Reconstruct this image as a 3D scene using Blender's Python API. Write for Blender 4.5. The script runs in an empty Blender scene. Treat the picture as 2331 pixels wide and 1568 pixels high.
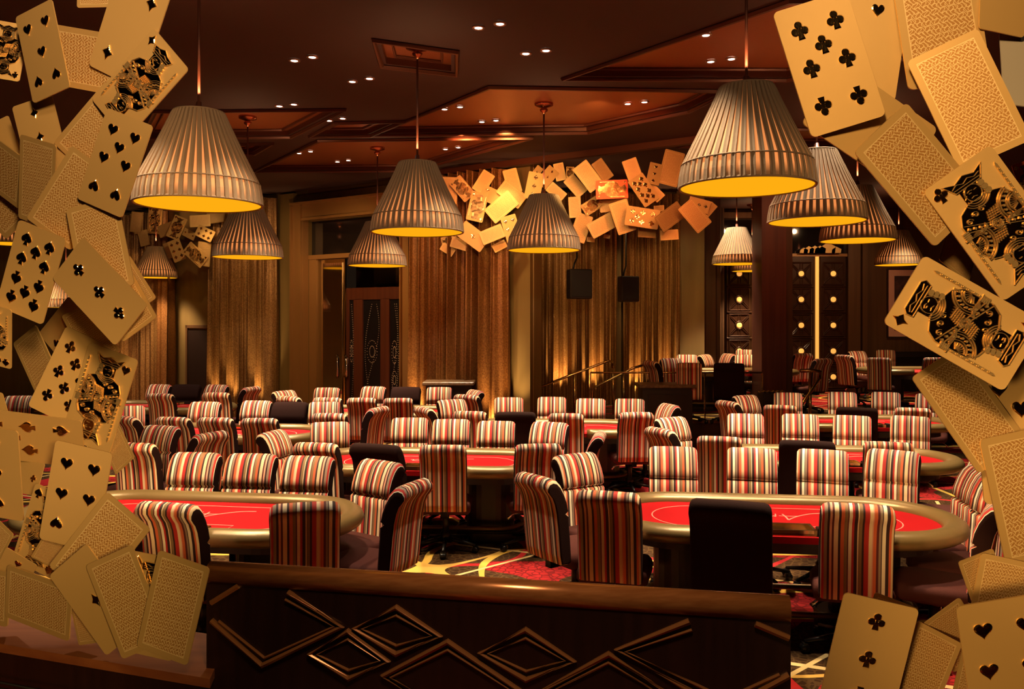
import bpy, bmesh, math, random
from mathutils import Vector, Matrix, Quaternion
random.seed(7)
C = bpy.context.scene
PI = math.pi
FX, PX, PY, CAMH = 1850.0, 1165.5, 730.0, 2.17

# ---------------------------------------------------------------- camera, world, exposure, added spots
cam_data = bpy.data.cameras.new('camera')
cam = bpy.data.objects.new('camera', cam_data); C.collection.objects.link(cam)
cam.location = (0, 0, CAMH); cam.rotation_euler = (PI/2, 0, 0)
cam_data.sensor_width = 36.0; cam_data.sensor_fit = 'HORIZONTAL'
cam_data.lens = 36.0*FX/2331.0
cam_data.shift_y = -(784.0-PY)/2331.0
cam_data.clip_start = 0.05; cam_data.clip_end = 100
C.camera = cam
world = bpy.data.worlds.new('world'); C.world = world; world.use_nodes = True
world.node_tree.nodes['Background'].inputs[0].default_value = (1.0, .55, .3, 1)
world.node_tree.nodes['Background'].inputs[1].default_value = 0.01
C.view_settings.view_transform = 'Standard'; C.view_settings.look = 'None'
C.view_settings.gamma = 1.0; C.view_settings.exposure = 0.0
C.view_settings.use_curve_mapping = False
C.cycles.max_bounces = 5; C.cycles.diffuse_bounces = 3; C.cycles.glossy_bounces = 3
C.cycles.caustics_reflective = False; C.cycles.caustics_refractive = False
C.cycles.sample_clamp_indirect = 4.0
C.cycles.use_denoising = True

def light(kind, name, loc, energy, color, target=None, **kw):
    d = bpy.data.lights.new(name, kind); d.energy = energy; d.color = color
    for k, v in kw.items(): setattr(d, k, v)
    o = bpy.data.objects.new(name, d); C.collection.objects.link(o); o.location = loc
    if target is not None:
        o.rotation_euler = (Vector(target)-Vector(loc)).to_track_quat('-Z', 'Y').to_euler()
    return o
WARM = (1.0, .62, .30)
# added spots without fittings: they light the card sculptures, front wall and pendants
for (lx, ly, lz, tx, ty, tz, en, ang, col) in [(1.2, -1.5, 3.6, -2.8, 3.7, 2.65, 2000, 35, (1.0, 0.62, 0.28)), (-1.2, -1.5, 4.0, 2.65, 3.25, 2.75, 2300, 36, (1.0, 0.6, 0.24)), (1.2, -1.5, 2.5, -2.7, 3.7, 1.1, 1500, 25, (1.0, 0.64, 0.24)), (-1.5, -1.5, 1.9, 2.65, 3.3, 1.0, 1500, 24, (1.0, 0.6, 0.22)), (0.0, 1.4, 4.8, 0, 2.8, 0.8, 620, 42, (1.0, 0.66, 0.36)), (-3.3, 5.2, 3.2, -2.55, 3.8, 2.95, 130, 50, (1.0, 0.6, 0.08)), (0.6, -1.0, 4.6, -2.2, 5.8, 3.55, 950, 24, (1.0, 0.66, 0.38)), (0.6, -1.0, 4.6, 1.7, 5.8, 3.6, 350, 24, (1.0, 0.66, 0.38)), (0.3, -1.0, 4.6, -0.9, 8.4, 3.7, 1100, 14, (1.0, 0.66, 0.38)), (0.3, -1.0, 4.6, 0.45, 10.6, 3.7, 1300, 11, (1.0, 0.66, 0.38)), (-1.3, 3.0, 1.3, -2.1, 3.8, 1.5, 3, 40, (0.55, 0.35, 1.0))]:
    light('SPOT', 'added_spot', (lx, ly, lz), en, col, (tx, ty, tz), spot_size=math.radians(ang), spot_blend=.6, shadow_soft_size=.30)

# ---------------------------------------------------------------- helpers
def W(px, py, d): return Vector(((px-PX)/FX*d, d, CAMH-(py-PY)/FX*d))
def WZ(px, py, z):
    d = (CAMH-z)*FX/(py-PY)
    return Vector(((px-PX)/FX*d, d, z))

class MB:
    """collects faces of one mesh"""
    def __init__(s): s.v = []; s.f = []; s.m = []; s.sm = []
    def add(s, vs, fs, mat=0, smooth=False, M=None):
        o = len(s.v)
        s.v += [tuple(M @ Vector(p)) if M else tuple(p) for p in vs]
        s.f += [tuple(o+i for i in f) for f in fs]
        s.m += [mat]*len(fs); s.sm += [smooth]*len(fs)
    def box(s, c, d, mat=0, M=None, bev=0.0):
        x, y, z = c; a, b, h = d[0]/2, d[1]/2, d[2]/2
        if bev > 0:
            prof = [(-a+bev, -b), (a-bev, -b), (a, -b+bev), (a, b-bev), (a-bev, b), (-a+bev, b), (-a, b-bev), (-a, -b+bev)]
            ins = [(max(-a+bev, min(a-bev, p[0])), max(-b+bev, min(b-bev, p[1]))) for p in prof]
            rings = [(ins, -h), (prof, -h+bev), (prof, h-bev), (ins, h)]
            vs = [(x+p[0], y+p[1], z+zz) for r, zz in rings for p in r]
            fs = []
            for k in range(3):
                for i in range(8):
                    j = (i+1) % 8; fs.append((k*8+i, k*8+j, (k+1)*8+j, (k+1)*8+i))
            fs.append(tuple(range(7, -1, -1))); fs.append(tuple(range(24, 32)))
            s.add(vs, fs, mat, False, M); return
        vs = [(x+i*a, y+j*b, z+k*h) for k in (-1, 1) for j in (-1, 1) for i in (-1, 1)]
        s.add(vs, [(0, 2, 3, 1), (4, 5, 7, 6), (0, 1, 5, 4), (2, 6, 7, 3), (0, 4, 6, 2), (1, 3, 7, 5)], mat, False, M)
    def lathe(s, prof, n=24, mat=0, smooth=True, M=None, cap=True):
        vs = [(r*math.cos(2*PI*i/n), r*math.sin(2*PI*i/n), z) for r, z in prof for i in range(n)]
        fs = [(k*n+i, k*n+(i+1) % n, (k+1)*n+(i+1) % n, (k+1)*n+i) for k in range(len(prof)-1) for i in range(n)]
        if cap:
            fs.append(tuple(range(n-1, -1, -1))); fs.append(tuple(range((len(prof)-1)*n, len(prof)*n)))
        s.add(vs, fs, mat, smooth, M)
    def tube(s, pts, r, n=8, mat=0, closed=False, M=None, smooth=True, ry=None):
        pts = [Vector(p) for p in pts]; m = len(pts); vs = []; fs = []
        prev = None
        for i, p in enumerate(pts):
            a = pts[(i-1) % m] if (closed or i > 0) else p
            b = pts[(i+1) % m] if (closed or i < m-1) else p
            t = (b-a).normalized()
            up = Vector((0, 0, 1)) if abs(t.z) < .95 else Vector((0, 1, 0))
            if prev is not None and abs(t.z) >= .95: up = prev
            sx = t.cross(up).normalized(); uy = sx.cross(t).normalized(); prev = uy
            rr = r[i] if isinstance(r, (list, tuple)) else r
            for k in range(n):
                an = 2*PI*k/n
                vs.append(p+sx*math.cos(an)*rr+uy*math.sin(an)*(ry if ry else rr))
        cnt = m if closed else m-1
        for i in range(cnt):
            for k in range(n):
                a = i*n+k; b = i*n+(k+1) % n; c = ((i+1) % m)*n+(k+1) % n; d = ((i+1) % m)*n+k
                fs.append((a, b, c, d))
        if not closed:
            fs.append(tuple(range(n-1, -1, -1))); fs.append(tuple(range((m-1)*n, m*n)))
        s.add(vs, fs, mat, smooth, M)
    def prism(s, poly, z0, z1, mat=0, M=None, top=1.0, cen=(0, 0)):
        n = len(poly)
        vs = [(x, y, z0) for x, y in poly]+[(cen[0]+(x-cen[0])*top, cen[1]+(y-cen[1])*top, z1) for x, y in poly]
        fs = [(i, (i+1) % n, n+(i+1) % n, n+i) for i in range(n)]+[tuple(range(n-1, -1, -1)), tuple(range(n, 2*n))]
        s.add(vs, fs, mat, False, M)
    def ribbon(s, pts, w, z0, z1, mat=0, closed=False):
        """raised line of width w following 2D points"""
        m = len(pts); vs = []; fs = []
        for i in range(m):
            a = Vector(pts[(i-1) % m] if (closed or i > 0) else pts[i]); b = Vector(pts[(i+1) % m] if (closed or i < m-1) else pts[i])
            t = (b-a); t = t.normalized() if t.length > 1e-9 else Vector((1, 0)); nx = Vector((-t.y, t.x))
            p = Vector(pts[i])
            for q, z in ((p+nx*w/2, z0), (p+nx*w*.22, z1), (p-nx*w*.22, z1), (p-nx*w/2, z0)): vs.append((q.x, q.y, z))
        for i in range(m if closed else m-1):
            j = (i+1) % m
            for k in range(3): fs.append((i*4+k, i*4+k+1, j*4+k+1, j*4+k))
        s.add(vs, fs, mat)
    def mesh(s, name, mats):
        me = bpy.data.meshes.new(name); me.from_pydata(s.v, [], s.f)
        for m in mats: me.materials.append(m)
        me.polygons.foreach_set('material_index', s.m); me.polygons.foreach_set('use_smooth', s.sm)
        me.update()
        bm = bmesh.new(); bm.from_mesh(me); bmesh.ops.recalc_face_normals(bm, faces=bm.faces[:]); bm.to_mesh(me); bm.free()
        return me

def link(name, data, parent=None, loc=None, rz=None):
    o = bpy.data.objects.new(name, data); C.collection.objects.link(o)
    if parent is not None: o.parent = parent
    if loc is not None: o.location = loc
    if rz is not None: o.rotation_euler = (0, 0, rz)
    return o
def part(name, mb, mats, parent=None, loc=None, rz=None):
    if not isinstance(mats, (list, tuple)): mats = [mats]
    return link(name, mb.mesh(name, mats), parent, loc, rz)
def tag(o, label, cat, group=None):
    o['label'] = label; o['category'] = cat
    if group: o['group'] = group
    return o
def struct(name, mb, mats):
    o = part(name, mb, mats); o['kind'] = 'structure'; return o
def thing(name, loc, rz, label, cat, group=None):
    return tag(link(name, None, None, loc, rz), label, cat, group)
def copy_tree(o, parent=None):
    c = o.copy(); C.collection.objects.link(c); c.parent = parent
    for ch in list(o.children): copy_tree(ch, c)
    return c
def drop_tree(o):
    for ch in list(o.children): drop_tree(ch)
    bpy.data.objects.remove(o)

# ---------------------------------------------------------------- materials
def mat(name, col, rough=.6, metal=0.0, bump=None, emit=None, es=0.0, spec=.5, sheen=0, var=None):
    sheen = 0
    m = bpy.data.materials.new(name); m.use_nodes = True
    nt = m.node_tree; b = nt.nodes['Principled BSDF']
    b.inputs['Base Color'].default_value = (*col, 1); b.inputs['Roughness'].default_value = rough
    b.inputs['Metallic'].default_value = metal; b.inputs['Specular IOR Level'].default_value = spec
    if sheen: b.inputs['Sheen Weight'].default_value = sheen
    if emit: b.inputs['Emission Color'].default_value = (*emit, 1); b.inputs['Emission Strength'].default_value = es
    tc = None
    if bump or var:
        tc = nt.nodes.new('ShaderNodeTexCoord')
    if bump:
        n = nt.nodes.new('ShaderNodeTexNoise'); n.inputs['Scale'].default_value = bump[0]; n.inputs['Detail'].default_value = 4
        nt.links.new(tc.outputs['Object'], n.inputs['Vector'])
        bp = nt.nodes.new('ShaderNodeBump'); bp.inputs['Strength'].default_value = bump[1]; bp.inputs['Distance'].default_value = bump[2] if len(bump) > 2 else .01
        nt.links.new(n.outputs['Fac'], bp.inputs['Height']); nt.links.new(bp.outputs['Normal'], b.inputs['Normal'])
    if var:   # (scale vec, colour2)
        mp = nt.nodes.new('ShaderNodeMapping'); mp.inputs['Scale'].default_value = var[0]
        n = nt.nodes.new('ShaderNodeTexNoise'); n.inputs['Scale'].default_value = 1.0; n.inputs['Detail'].default_value = 5
        nt.links.new(tc.outputs['Object'], mp.inputs['Vector']); nt.links.new(mp.outputs['Vector'], n.inputs['Vector'])
        r = nt.nodes.new('ShaderNodeValToRGB'); r.color_ramp.elements[0].color = (*col, 1); r.color_ramp.elements[1].color = (*var[1], 1)
        r.color_ramp.elements[0].position = .35; r.color_ramp.elements[1].position = .65
        nt.links.new(n.outputs['Fac'], r.inputs['Fac']); nt.links.new(r.outputs['Color'], b.inputs['Base Color'])
    return m
M = {}
M['gold'] = mat('satin_gold', (.56, .36, .13), .48, .55, (350, .25, .002))
M['gold_pol'] = mat('polished_gold', (.9, .62, .26), .13, 1.0, (9, .15, .02))
M['relief'] = mat('relief_gold', (.88, .60, .25), .27, .85)
M['relief_plate'] = mat('relief_plate', (.55, .33, .12), .13, 1.0)
M['bronze_pol'] = mat('polished_bronze', (.62, .40, .18), .16, 1.0, (14, .5, .03))
M['brass'] = mat('brass', (.72, .50, .22), .18, 1.0)
M['rail_wood'] = mat('rail_wood', (.36, .14, .045), .23, .5, None, var=((3, 60, 60), (.28, .10, .03)))
M['dark_wood'] = mat('dark_panel_wood', (.015, .0045, .003), .34, 0, (60, .1), var=((30, 2, 2), (.010, .003, .002)))
M['moulding'] = mat('moulding_wood', (.24, .095, .032), .20, .5)
M['ledge_wood'] = mat('ledge_wood', (.13, .034, .009), .5, 0, None, var=((1.5, 14, 14), (.18, .055, .015)))
M['brown_dark'] = mat('chair_brown', (.016, .005, .004), .9, 0, (200, .2), spec=.12)
M['seat_brown'] = mat('seat_brown', (.075, .020, .015), .8, 0, (200, .2), spec=.2)
M['black'] = mat('black_metal', (.006, .006, .006), .35, .4)
M['black_wood'] = mat('black_wood', (.016, .008, .006), .4)
M['chrome'] = mat('chrome', (.8, .8, .8), .12, 1.0)
M['rail_leather'] = mat('rail_leather', (.20, .135, .050), .34, .3, (120, .15, .004))
M['felt'] = mat('red_felt', (.36, .007, .010), .9, 0, (300, .2, .002), spec=.1)
M['felt_line'] = mat('felt_line', (.66, .26, .20), .9)
M['olive_wall'] = mat('olive_wall', (.190, .125, .040), .55, .1, (150, .3, .003), var=((6, 6, .6), (.165, .105, .034)))
M['wood_wall'] = mat('wood_wall', (.095, .043, .014), .5, 0, (60, .1), var=((14, 14, .5), (.070, .030, .010)))
M['red_wall'] = mat('red_wood', (.11, .028, .012), .5, 0, (60, .1), var=((14, 14, .5), (.075, .018, .009)))
M['casing'] = mat('casing', (.30, .15, .05), .35, .2)
M['ceiling'] = mat('ceiling_paint', (.036, .011, .008), .75, 0, (80, .1))
M['coffer'] = mat('coffer_copper', (.34, .11, .045), .34, .6, (40, .12))
M['coffer_frame'] = mat('coffer_frame', (.10, .030, .015), .4, .3)
M['copper'] = mat('copper', (.55, .20, .10), .25, 1.0)
M['shade'] = mat('pleated_fabric', (.27, .18, .10), .8, 0, (160, .2), sheen=.2)
M['lining'] = mat('lit_lining', (.012, .005, .0), .9, 0, emit=(1.0, .42, .006), es=1.0, spec=0)
M['bulb'] = mat('bulb_glow', (1, .9, .6), .5, 0, emit=(1.0, .8, .4), es=6)
M['lens'] = mat('downlight_lens', (1, 1, 1), .5, 0, emit=(1.0, .80, .62), es=20)
M['white_trim'] = mat('downlight_trim', (.35, .2, .13), .4, .5)
M['granite'] = mat('granite', (.10, .062, .035), .3, 0, (120, .1), var=((30, 30, 30), (.20, .12, .06)))
M['speaker'] = mat('speaker_cloth', (.010, .008, .008), .8)
M['speaker_case'] = mat('speaker_case', (.018, .013, .012), .5)
M['door_dark'] = mat('carved_door', (.045, .018, .009), .28, .2, (60, .1))
M['glow_yellow'] = mat('backlit_onyx', (1, .6, .2), .5, 0, emit=(1.0, .43, .08), es=.9)
M['picture_mat'] = mat('picture_mat', (.62, .34, .26), .8)
M['picture_art'] = mat('picture_art', (.09, .035, .03), .6, 0, None, var=((5, 5, 5), (.03, .012, .012)))
M['picture_frame'] = mat('picture_frame', (.03, .012, .008), .4)
M['mirror'] = mat('mirror_glass', (.55, .42, .30), .04, 1.0)
M['dark_glass'] = mat('dark_glass', (.012, .008, .007), .05, 0, spec=.8)
M['door_black'] = mat('door_black', (.008, .007, .010), .35)
M['dots'] = mat('silver_studs', (.55, .42, .32), .4, .3)
M['plastic_white'] = mat('white_label', (.75, .7, .62), .5)
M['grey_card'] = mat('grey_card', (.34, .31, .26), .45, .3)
M['red_lit_gold'] = mat('red_light_painted_card', (.65, .10, .03), .35, .5)  # red light falling on gold cards, put into the base colour
M['vent'] = mat('black_grille', (.008, .007, .008), .5)
def glass():
    m = bpy.data.materials.new('clear_glass'); m.use_nodes = True; nt = m.node_tree; nt.nodes.clear()
    o = nt.nodes.new('ShaderNodeOutputMaterial'); t = nt.nodes.new('ShaderNodeBsdfTransparent'); g = nt.nodes.new('ShaderNodeBsdfGlossy')
    g.inputs['Roughness'].default_value = .02; f = nt.nodes.new('ShaderNodeFresnel'); f.inputs['IOR'].default_value = 1.3
    t.inputs['Color'].default_value = (.93, .95, .93, 1)
    x = nt.nodes.new('ShaderNodeMixShader'); nt.links.new(f.outputs[0], x.inputs[0]); nt.links.new(t.outputs[0], x.inputs[1]); nt.links.new(g.outputs[0], x.inputs[2])
    nt.links.new(x.outputs[0], o.inputs[0]); return m
M['glass'] = glass()
def N(nt, kind, **kw):
    n = nt.nodes.new(kind)
    for k, v in kw.items():
        if k.startswith('i'): n.inputs[int(k[1:])].default_value = v
        else: setattr(n, k, v)
    return n
def mth(nt, op, a, b=None, c=None):
    n = nt.nodes.new('ShaderNodeMath'); n.operation = op
    for i, v in enumerate((a, b, c)):
        if v is None: continue
        if isinstance(v, (int, float)): n.inputs[i].default_value = v
        else: nt.links.new(v, n.inputs[i])
    return n.outputs[0]
def mixc(nt, f, a, b):
    n = nt.nodes.new('ShaderNodeMix'); n.data_type = 'RGBA'
    if isinstance(f, (int, float)): n.inputs[0].default_value = f
    else: nt.links.new(f, n.inputs[0])
    for i, v in ((6, a), (7, b)):
        if isinstance(v, tuple): n.inputs[i].default_value = (*v, 1)
        else: nt.links.new(v, n.inputs[i])
    return n.outputs[2]
def stripes():
    """upholstery: vertical stripes across the chair's width"""
    m = mat('striped_upholstery', (.5, .3, .2), .75, 0, (220, .25, .003), sheen=.15); nt = m.node_tree
    tc = N(nt, 'ShaderNodeTexCoord'); sp = N(nt, 'ShaderNodeSeparateXYZ'); nt.links.new(tc.outputs['Object'], sp.inputs[0])
    x = mth(nt, 'FRACT', mth(nt, 'ADD', mth(nt, 'MULTIPLY', sp.outputs[0], 1/.43), .5))
    r = N(nt, 'ShaderNodeValToRGB'); cr = r.color_ramp; cr.interpolation = 'CONSTANT'
    cream = (.80, .62, .38); org = (.62, .13, .045); dk = (.030, .011, .010); red = (.46, .022, .016); mar = (.10, .014, .014)
    olv = (.24, .15, .065); pk = (.70, .36, .24); gr = (.30, .22, .15); wh = (.85, .76, .56)
    seq = [(cream, 3), (org, 2), (dk, 3), (wh, 3), (dk, 1), (gr, 2), (mar, 2), (org, 3), (pk, 1), (cream, 3), (red, 4), (dk, 2), (olv, 3), (cream, 1), (dk, 3),
           (red, 2), (wh, 3), (mar, 1), (olv, 3), (org, 3), (dk, 2), (cream, 4), (mar, 2), (pk, 2), (dk, 2), (gr, 3), (red, 2), (wh, 2)]
    tot = sum(w for _, w in seq); p = 0
    for i, (c, w) in enumerate(seq):
        e = cr.elements[i] if i < 2 else cr.elements.new(p/tot)
        if i < 2: e.position = p/tot
        e.color = (*c, 1); p += w
    nt.links.new(x, r.inputs[0]); nt.links.new(r.outputs[0], nt.nodes['Principled BSDF'].inputs['Base Color'])
    return m
M['stripes'] = stripes()
def card_back():
    """satin gold with an engraved lattice inside a plain border (unit card: x +-0.5, y +-0.86)"""
    m = mat('lattice_gold', (.56, .36, .13), .46, .6); nt = m.node_tree; b = nt.nodes['Principled BSDF']
    tc = N(nt, 'ShaderNodeTexCoord'); sp = N(nt, 'ShaderNodeSeparateXYZ'); nt.links.new(tc.outputs['Object'], sp.inputs[0])
    x, y = sp.outputs[0], sp.outputs[1]
    k = 2*PI*9.5
    a = mth(nt, 'SINE', mth(nt, 'ADD', mth(nt, 'MULTIPLY', x, k), mth(nt, 'MULTIPLY', mth(nt, 'SINE', mth(nt, 'MULTIPLY', y, k)), 1.3)))
    c = mth(nt, 'SINE', mth(nt, 'ADD', mth(nt, 'MULTIPLY', mth(nt, 'ADD', y, mth(nt, 'MULTIPLY', x, .5)), k*.85), mth(nt, 'MULTIPLY', mth(nt, 'SINE', mth(nt, 'MULTIPLY', x, k)), 1.0)))
    l1 = mth(nt, 'LESS_THAN', mth(nt, 'ABSOLUTE', a), .34); l2 = mth(nt, 'LESS_THAN', mth(nt, 'ABSOLUTE', c), .34)
    ln = mth(nt, 'MAXIMUM', l1, l2)
    ax, ay = mth(nt, 'ABSOLUTE', x), mth(nt, 'ABSOLUTE', y)
    ins = mth(nt, 'MULTIPLY', mth(nt, 'LESS_THAN', ax, .405), mth(nt, 'LESS_THAN', ay, .765))
    ins2 = mth(nt, 'MULTIPLY', mth(nt, 'LESS_THAN', ax, .392), mth(nt, 'LESS_THAN', ay, .752))
    edge = mth(nt, 'SUBTRACT', ins, ins2)
    ln = mth(nt, 'MAXIMUM', mth(nt, 'MULTIPLY', ln, ins2), edge)
    col = mixc(nt, ins2, (.56, .36, .13), (.46, .235, .065)); col = mixc(nt, ln, col, (.80, .58, .27))
    nt.links.new(col, b.inputs['Base Color'])
    bp = N(nt, 'ShaderNodeBump'); bp.inputs['Strength'].default_value = .5; bp.inputs['Distance'].default_value = .004
    nt.links.new(ln, bp.inputs['Height']); nt.links.new(bp.outputs[0], b.inputs['Normal'])
    return m
M['card_back'] = card_back()
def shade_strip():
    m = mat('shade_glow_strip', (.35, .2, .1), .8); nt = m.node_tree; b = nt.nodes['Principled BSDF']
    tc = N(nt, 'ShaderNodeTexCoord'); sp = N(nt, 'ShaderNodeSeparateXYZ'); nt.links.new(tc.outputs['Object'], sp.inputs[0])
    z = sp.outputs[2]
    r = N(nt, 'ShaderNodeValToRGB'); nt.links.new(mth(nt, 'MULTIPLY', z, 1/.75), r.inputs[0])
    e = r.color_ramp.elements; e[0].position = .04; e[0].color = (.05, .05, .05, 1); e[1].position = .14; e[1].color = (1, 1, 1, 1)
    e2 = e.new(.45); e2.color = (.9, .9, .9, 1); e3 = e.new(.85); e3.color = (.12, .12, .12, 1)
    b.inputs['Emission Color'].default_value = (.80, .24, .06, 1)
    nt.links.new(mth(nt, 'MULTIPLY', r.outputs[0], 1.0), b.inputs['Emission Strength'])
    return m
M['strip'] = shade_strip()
def carpet():
    m = mat('casino_carpet', (.03, .012, .006), .95, 0, (250, .5, .004), spec=.1); nt = m.node_tree; b = nt.nodes['Principled BSDF']
    tc = N(nt, 'ShaderNodeTexCoord'); co = tc.outputs['Object']
    def noise(sc, off=0, det=0):
        mp = N(nt, 'ShaderNodeMapping'); mp.inputs['Location'].default_value = (off, off*.7, 0)
        nt.links.new(co, mp.inputs[0]); n = N(nt, 'ShaderNodeTexNoise'); n.inputs['Scale'].default_value = sc; n.inputs['Detail'].default_value = det
        nt.links.new(mp.outputs[0], n.inputs['Vector']); return n.outputs['Fac']
    def contour(f, lev, w): return mth(nt, 'LESS_THAN', mth(nt, 'ABSOLUTE', mth(nt, 'SUBTRACT', f, lev)), w)
    v = N(nt, 'ShaderNodeTexVoronoi', feature='DISTANCE_TO_EDGE'); v.inputs['Scale'].default_value = 16; nt.links.new(co, v.inputs['Vector'])
    cell = mth(nt, 'LESS_THAN', v.outputs['Distance'], .09)
    base = mixc(nt, cell, (.040, .018, .007), (.085, .045, .015))
    redp = mth(nt, 'GREATER_THAN', noise(1.1, 31), .53)
    redc = mixc(nt, cell, (.34, .018, .018), (.16, .010, .010))
    col = mixc(nt, redp, base, redc)
    col = mixc(nt, contour(noise(.75, 3), .50, .014), col, (.42, .022, .024))
    col = mixc(nt, contour(noise(.62, 17), .47, .010), col, (.70, .44, .08))
    col = mixc(nt, contour(noise(.62, 47), .52, .008), col, (.66, .40, .09))
    # long straight cream bars, broken up
    sp = N(nt, 'ShaderNodeSeparateXYZ'); nt.links.new(co, sp.inputs[0])
    for (ca, sa, per, off, w, noff) in ((.93, -.37, 1.7, .3, .022, 5), (.35, .94, 2.3, .1, .018, 9), (.75, .66, 2.9, .6, .016, 13)):
        d = mth(nt, 'ADD', mth(nt, 'MULTIPLY', sp.outputs[0], -sa/per), mth(nt, 'MULTIPLY', sp.outputs[1], ca/per))
        ln = mth(nt, 'LESS_THAN', mth(nt, 'ABSOLUTE', mth(nt, 'SUBTRACT', mth(nt, 'FRACT', mth(nt, 'ADD', d, off)), .5)), w/per*1.1)
        ln = mth(nt, 'MULTIPLY', ln, mth(nt, 'GREATER_THAN', noise(.5, noff), .48))
        col = mixc(nt, ln, col, (.68, .50, .22))
    nt.links.new(col, b.inputs['Base Color']); return m
M['carpet'] = carpet()
def velvet():
    m = mat('bronze_velvet', (.20, .095, .028), .38, .45, (55, .6, .01), var=((45, 45, 38), (.38, .20, .065)))
    return m
M['velvet'] = velvet()
M['velvet_red'] = mat('russet_velvet', (.17, .065, .015), .40, .4, (55, .6, .01), var=((45, 45, 38), (.31, .135, .036)))

# ---------------------------------------------------------------- the room shell
CEIL = 4.95
def wall_quad(mb, a, b, z0, z1, th=.15, mat_i=0):
    """vertical slab from a to b (2D), thickness behind"""
    a = Vector(a); b = Vector(b); t = (b-a).normalized(); n = Vector((-t.y, t.x))
    p = [(a.x, a.y), (b.x, b.y), (b.x+n.x*th, b.y+n.y*th), (a.x+n.x*th, a.y+n.y*th)]
    mb.prism(p, z0, z1, mat_i)
U = Vector((2.30, -1.505)).normalized(); NR = Vector((U.y, -U.x)); P1 = Vector((-.281*17.7, 17.7))
if NR.y > 0: NR = -NR
def sL(px):
    u = (px-PX)/FX; t = (u+.281)/(.13+.085*u); return t*Vector((2.30, -1.505)).length
def posL(s, off=0.0): p = P1+U*s+NR*off; return p
def zL(px, py):
    p = posL(sL(px)); return CAMH-(py-PY)/FX*p.y
def panelL(mb, px0, px1, z0, z1, off, th, mi=0):
    a = posL(sL(px0), off); b = posL(sL(px1), off)
    wall_quad(mb, a, b, z0, z1, th, mi)

mb = MB(); mb.box((0, 9, -.05), (34, 28, .1)); struct('floor', mb, M['carpet'])
# raised platform on the right with its steps
PF = .40; PFY = 14.35
mb = MB(); mb.box((1.62+7.2, PFY+3.6, PF/2), (14.4, 7.2, PF-.002)); struct('trim_1', mb, M['wood_wall'])
mb = MB(); mb.box((1.64+7.2, PFY+3.62, PF+.004), (14.4, 7.2, .012)); o = struct('floor_platform', mb, M['carpet']); 
mb = MB(); mb.box((1.62+7.2, PFY-.012, PF-.012), (14.4, .03, .05)); struct('trim_2', mb, M['casing'])
for i in range(3):
    mb = MB(); mb.box((.62+.33*i+.165, 15.9, .05+.1*i), (.33, 1.5, .1+.2*i*1.0)); struct('trim_%d' % (3+i), mb, M['carpet'])

# ceiling with recessed coffers
coffers_px = [
    [(866, 95), (1027, 118), (1027, 162), (880, 145)],
    [(865, 303), (1120, 199), (1645, 208), (1560, 250), (1335, 298)],
    [(1308, 173), (1800, 5), (2150, 2), (2150, 110), (1790, 176)],
    [(360, 254), (767, 250), (655, 308), (330, 310)],
    [(720, 306), (770, 280), (900, 277), (838, 305)],
    [(590, 387), (732, 320), (1192, 314), (935, 386)],
    [(500, 350), (540, 329), (606, 327), (572, 347)],
    [(1560, 330), (1700, 290), (1990, 300), (1900, 330)],
]
coffers = [[WZ(x, y, CEIL) for x, y in c] for c in coffers_px]
bm = bmesh.new()
outer = [bm.verts.new(p) for p in ((-17, -5, CEIL), (17, -5, CEIL), (17, 24, CEIL), (-17, 24, CEIL))]
edges = [bm.edges.new((outer[i], outer[(i+1) % 4])) for i in range(4)]
for c in coffers:
    vs = [bm.verts.new(p) for p in c]
    edges += [bm.edges.new((vs[i], vs[(i+1) % len(vs)])) for i in range(len(vs))]
bmesh.ops.triangle_fill(bm, use_beauty=True, use_dissolve=False, edges=edges)
me = bpy.data.meshes.new('ceiling'); bm.to_mesh(me); bm.free(); me.materials.append(M['ceiling'])
o = link('ceiling', me); o['kind'] = 'structure'
DEP = .07
for k, c in enumerate(coffers):
    mb = MB(); n = len(c); cen = sum((Vector((p.x, p.y)) for p in c), Vector((0, 0)))/n
    vs = [(p.x, p.y, CEIL) for p in c]+[(p.x, p.y, CEIL+DEP) for p in c]
    mb.add(vs, [(i, (i+1) % n, n+(i+1) % n, n+i) for i in range(n)], 1)
    mb.add([(p.x, p.y, CEIL+DEP) for p in c], [tuple(range(n))], 0)
    for off, r in ((-.06, .035), (.10, .022)):   # mouldings: one round the mouth, one inside
        pts = []
        for i in range(n):
            p0, p1, p2 = (Vector((c[j % n].x, c[j % n].y)) for j in (i-1, i, i+1))
            d1 = (p1-p0).normalized(); d2 = (p2-p1).normalized(); n1 = Vector((-d1.y, d1.x)); n2 = Vector((-d2.y, d2.x))
            if (cen-p1).dot(n1) < 0: n1 = -n1
            if (cen-p1).dot(n2) < 0: n2 = -n2
            bis = (n1+n2); bis = bis/max(.35, bis.length_squared/2)
            q = p1+bis*off; pts.append((q.x, q.y, CEIL-.01 if off < 0 else CEIL+DEP-.01))
        mb.tube(pts, r, 6, 1, closed=True, smooth=False)
    struct('trim_%d' % (10+k), mb, [M['coffer'], M['coffer_frame']])

# outer walls
far_y = 20.3
mb = MB(); wall_quad(mb, (-12.5, -4.6), (-12.5, 24), 0, 5.2); struct('wall_left', mb, M['olive_wall'])
mb = MB(); wall_quad(mb, (14.2, far_y), (14.2, -4.6), 0, 5.2); struct('wall_right', mb, M['wood_wall'])
mb = MB(); wall_quad(mb, (14.2, -4.6), (-12.5, -4.6), 0, 5.2); struct('wall_front', mb, M['wood_wall'])
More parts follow.
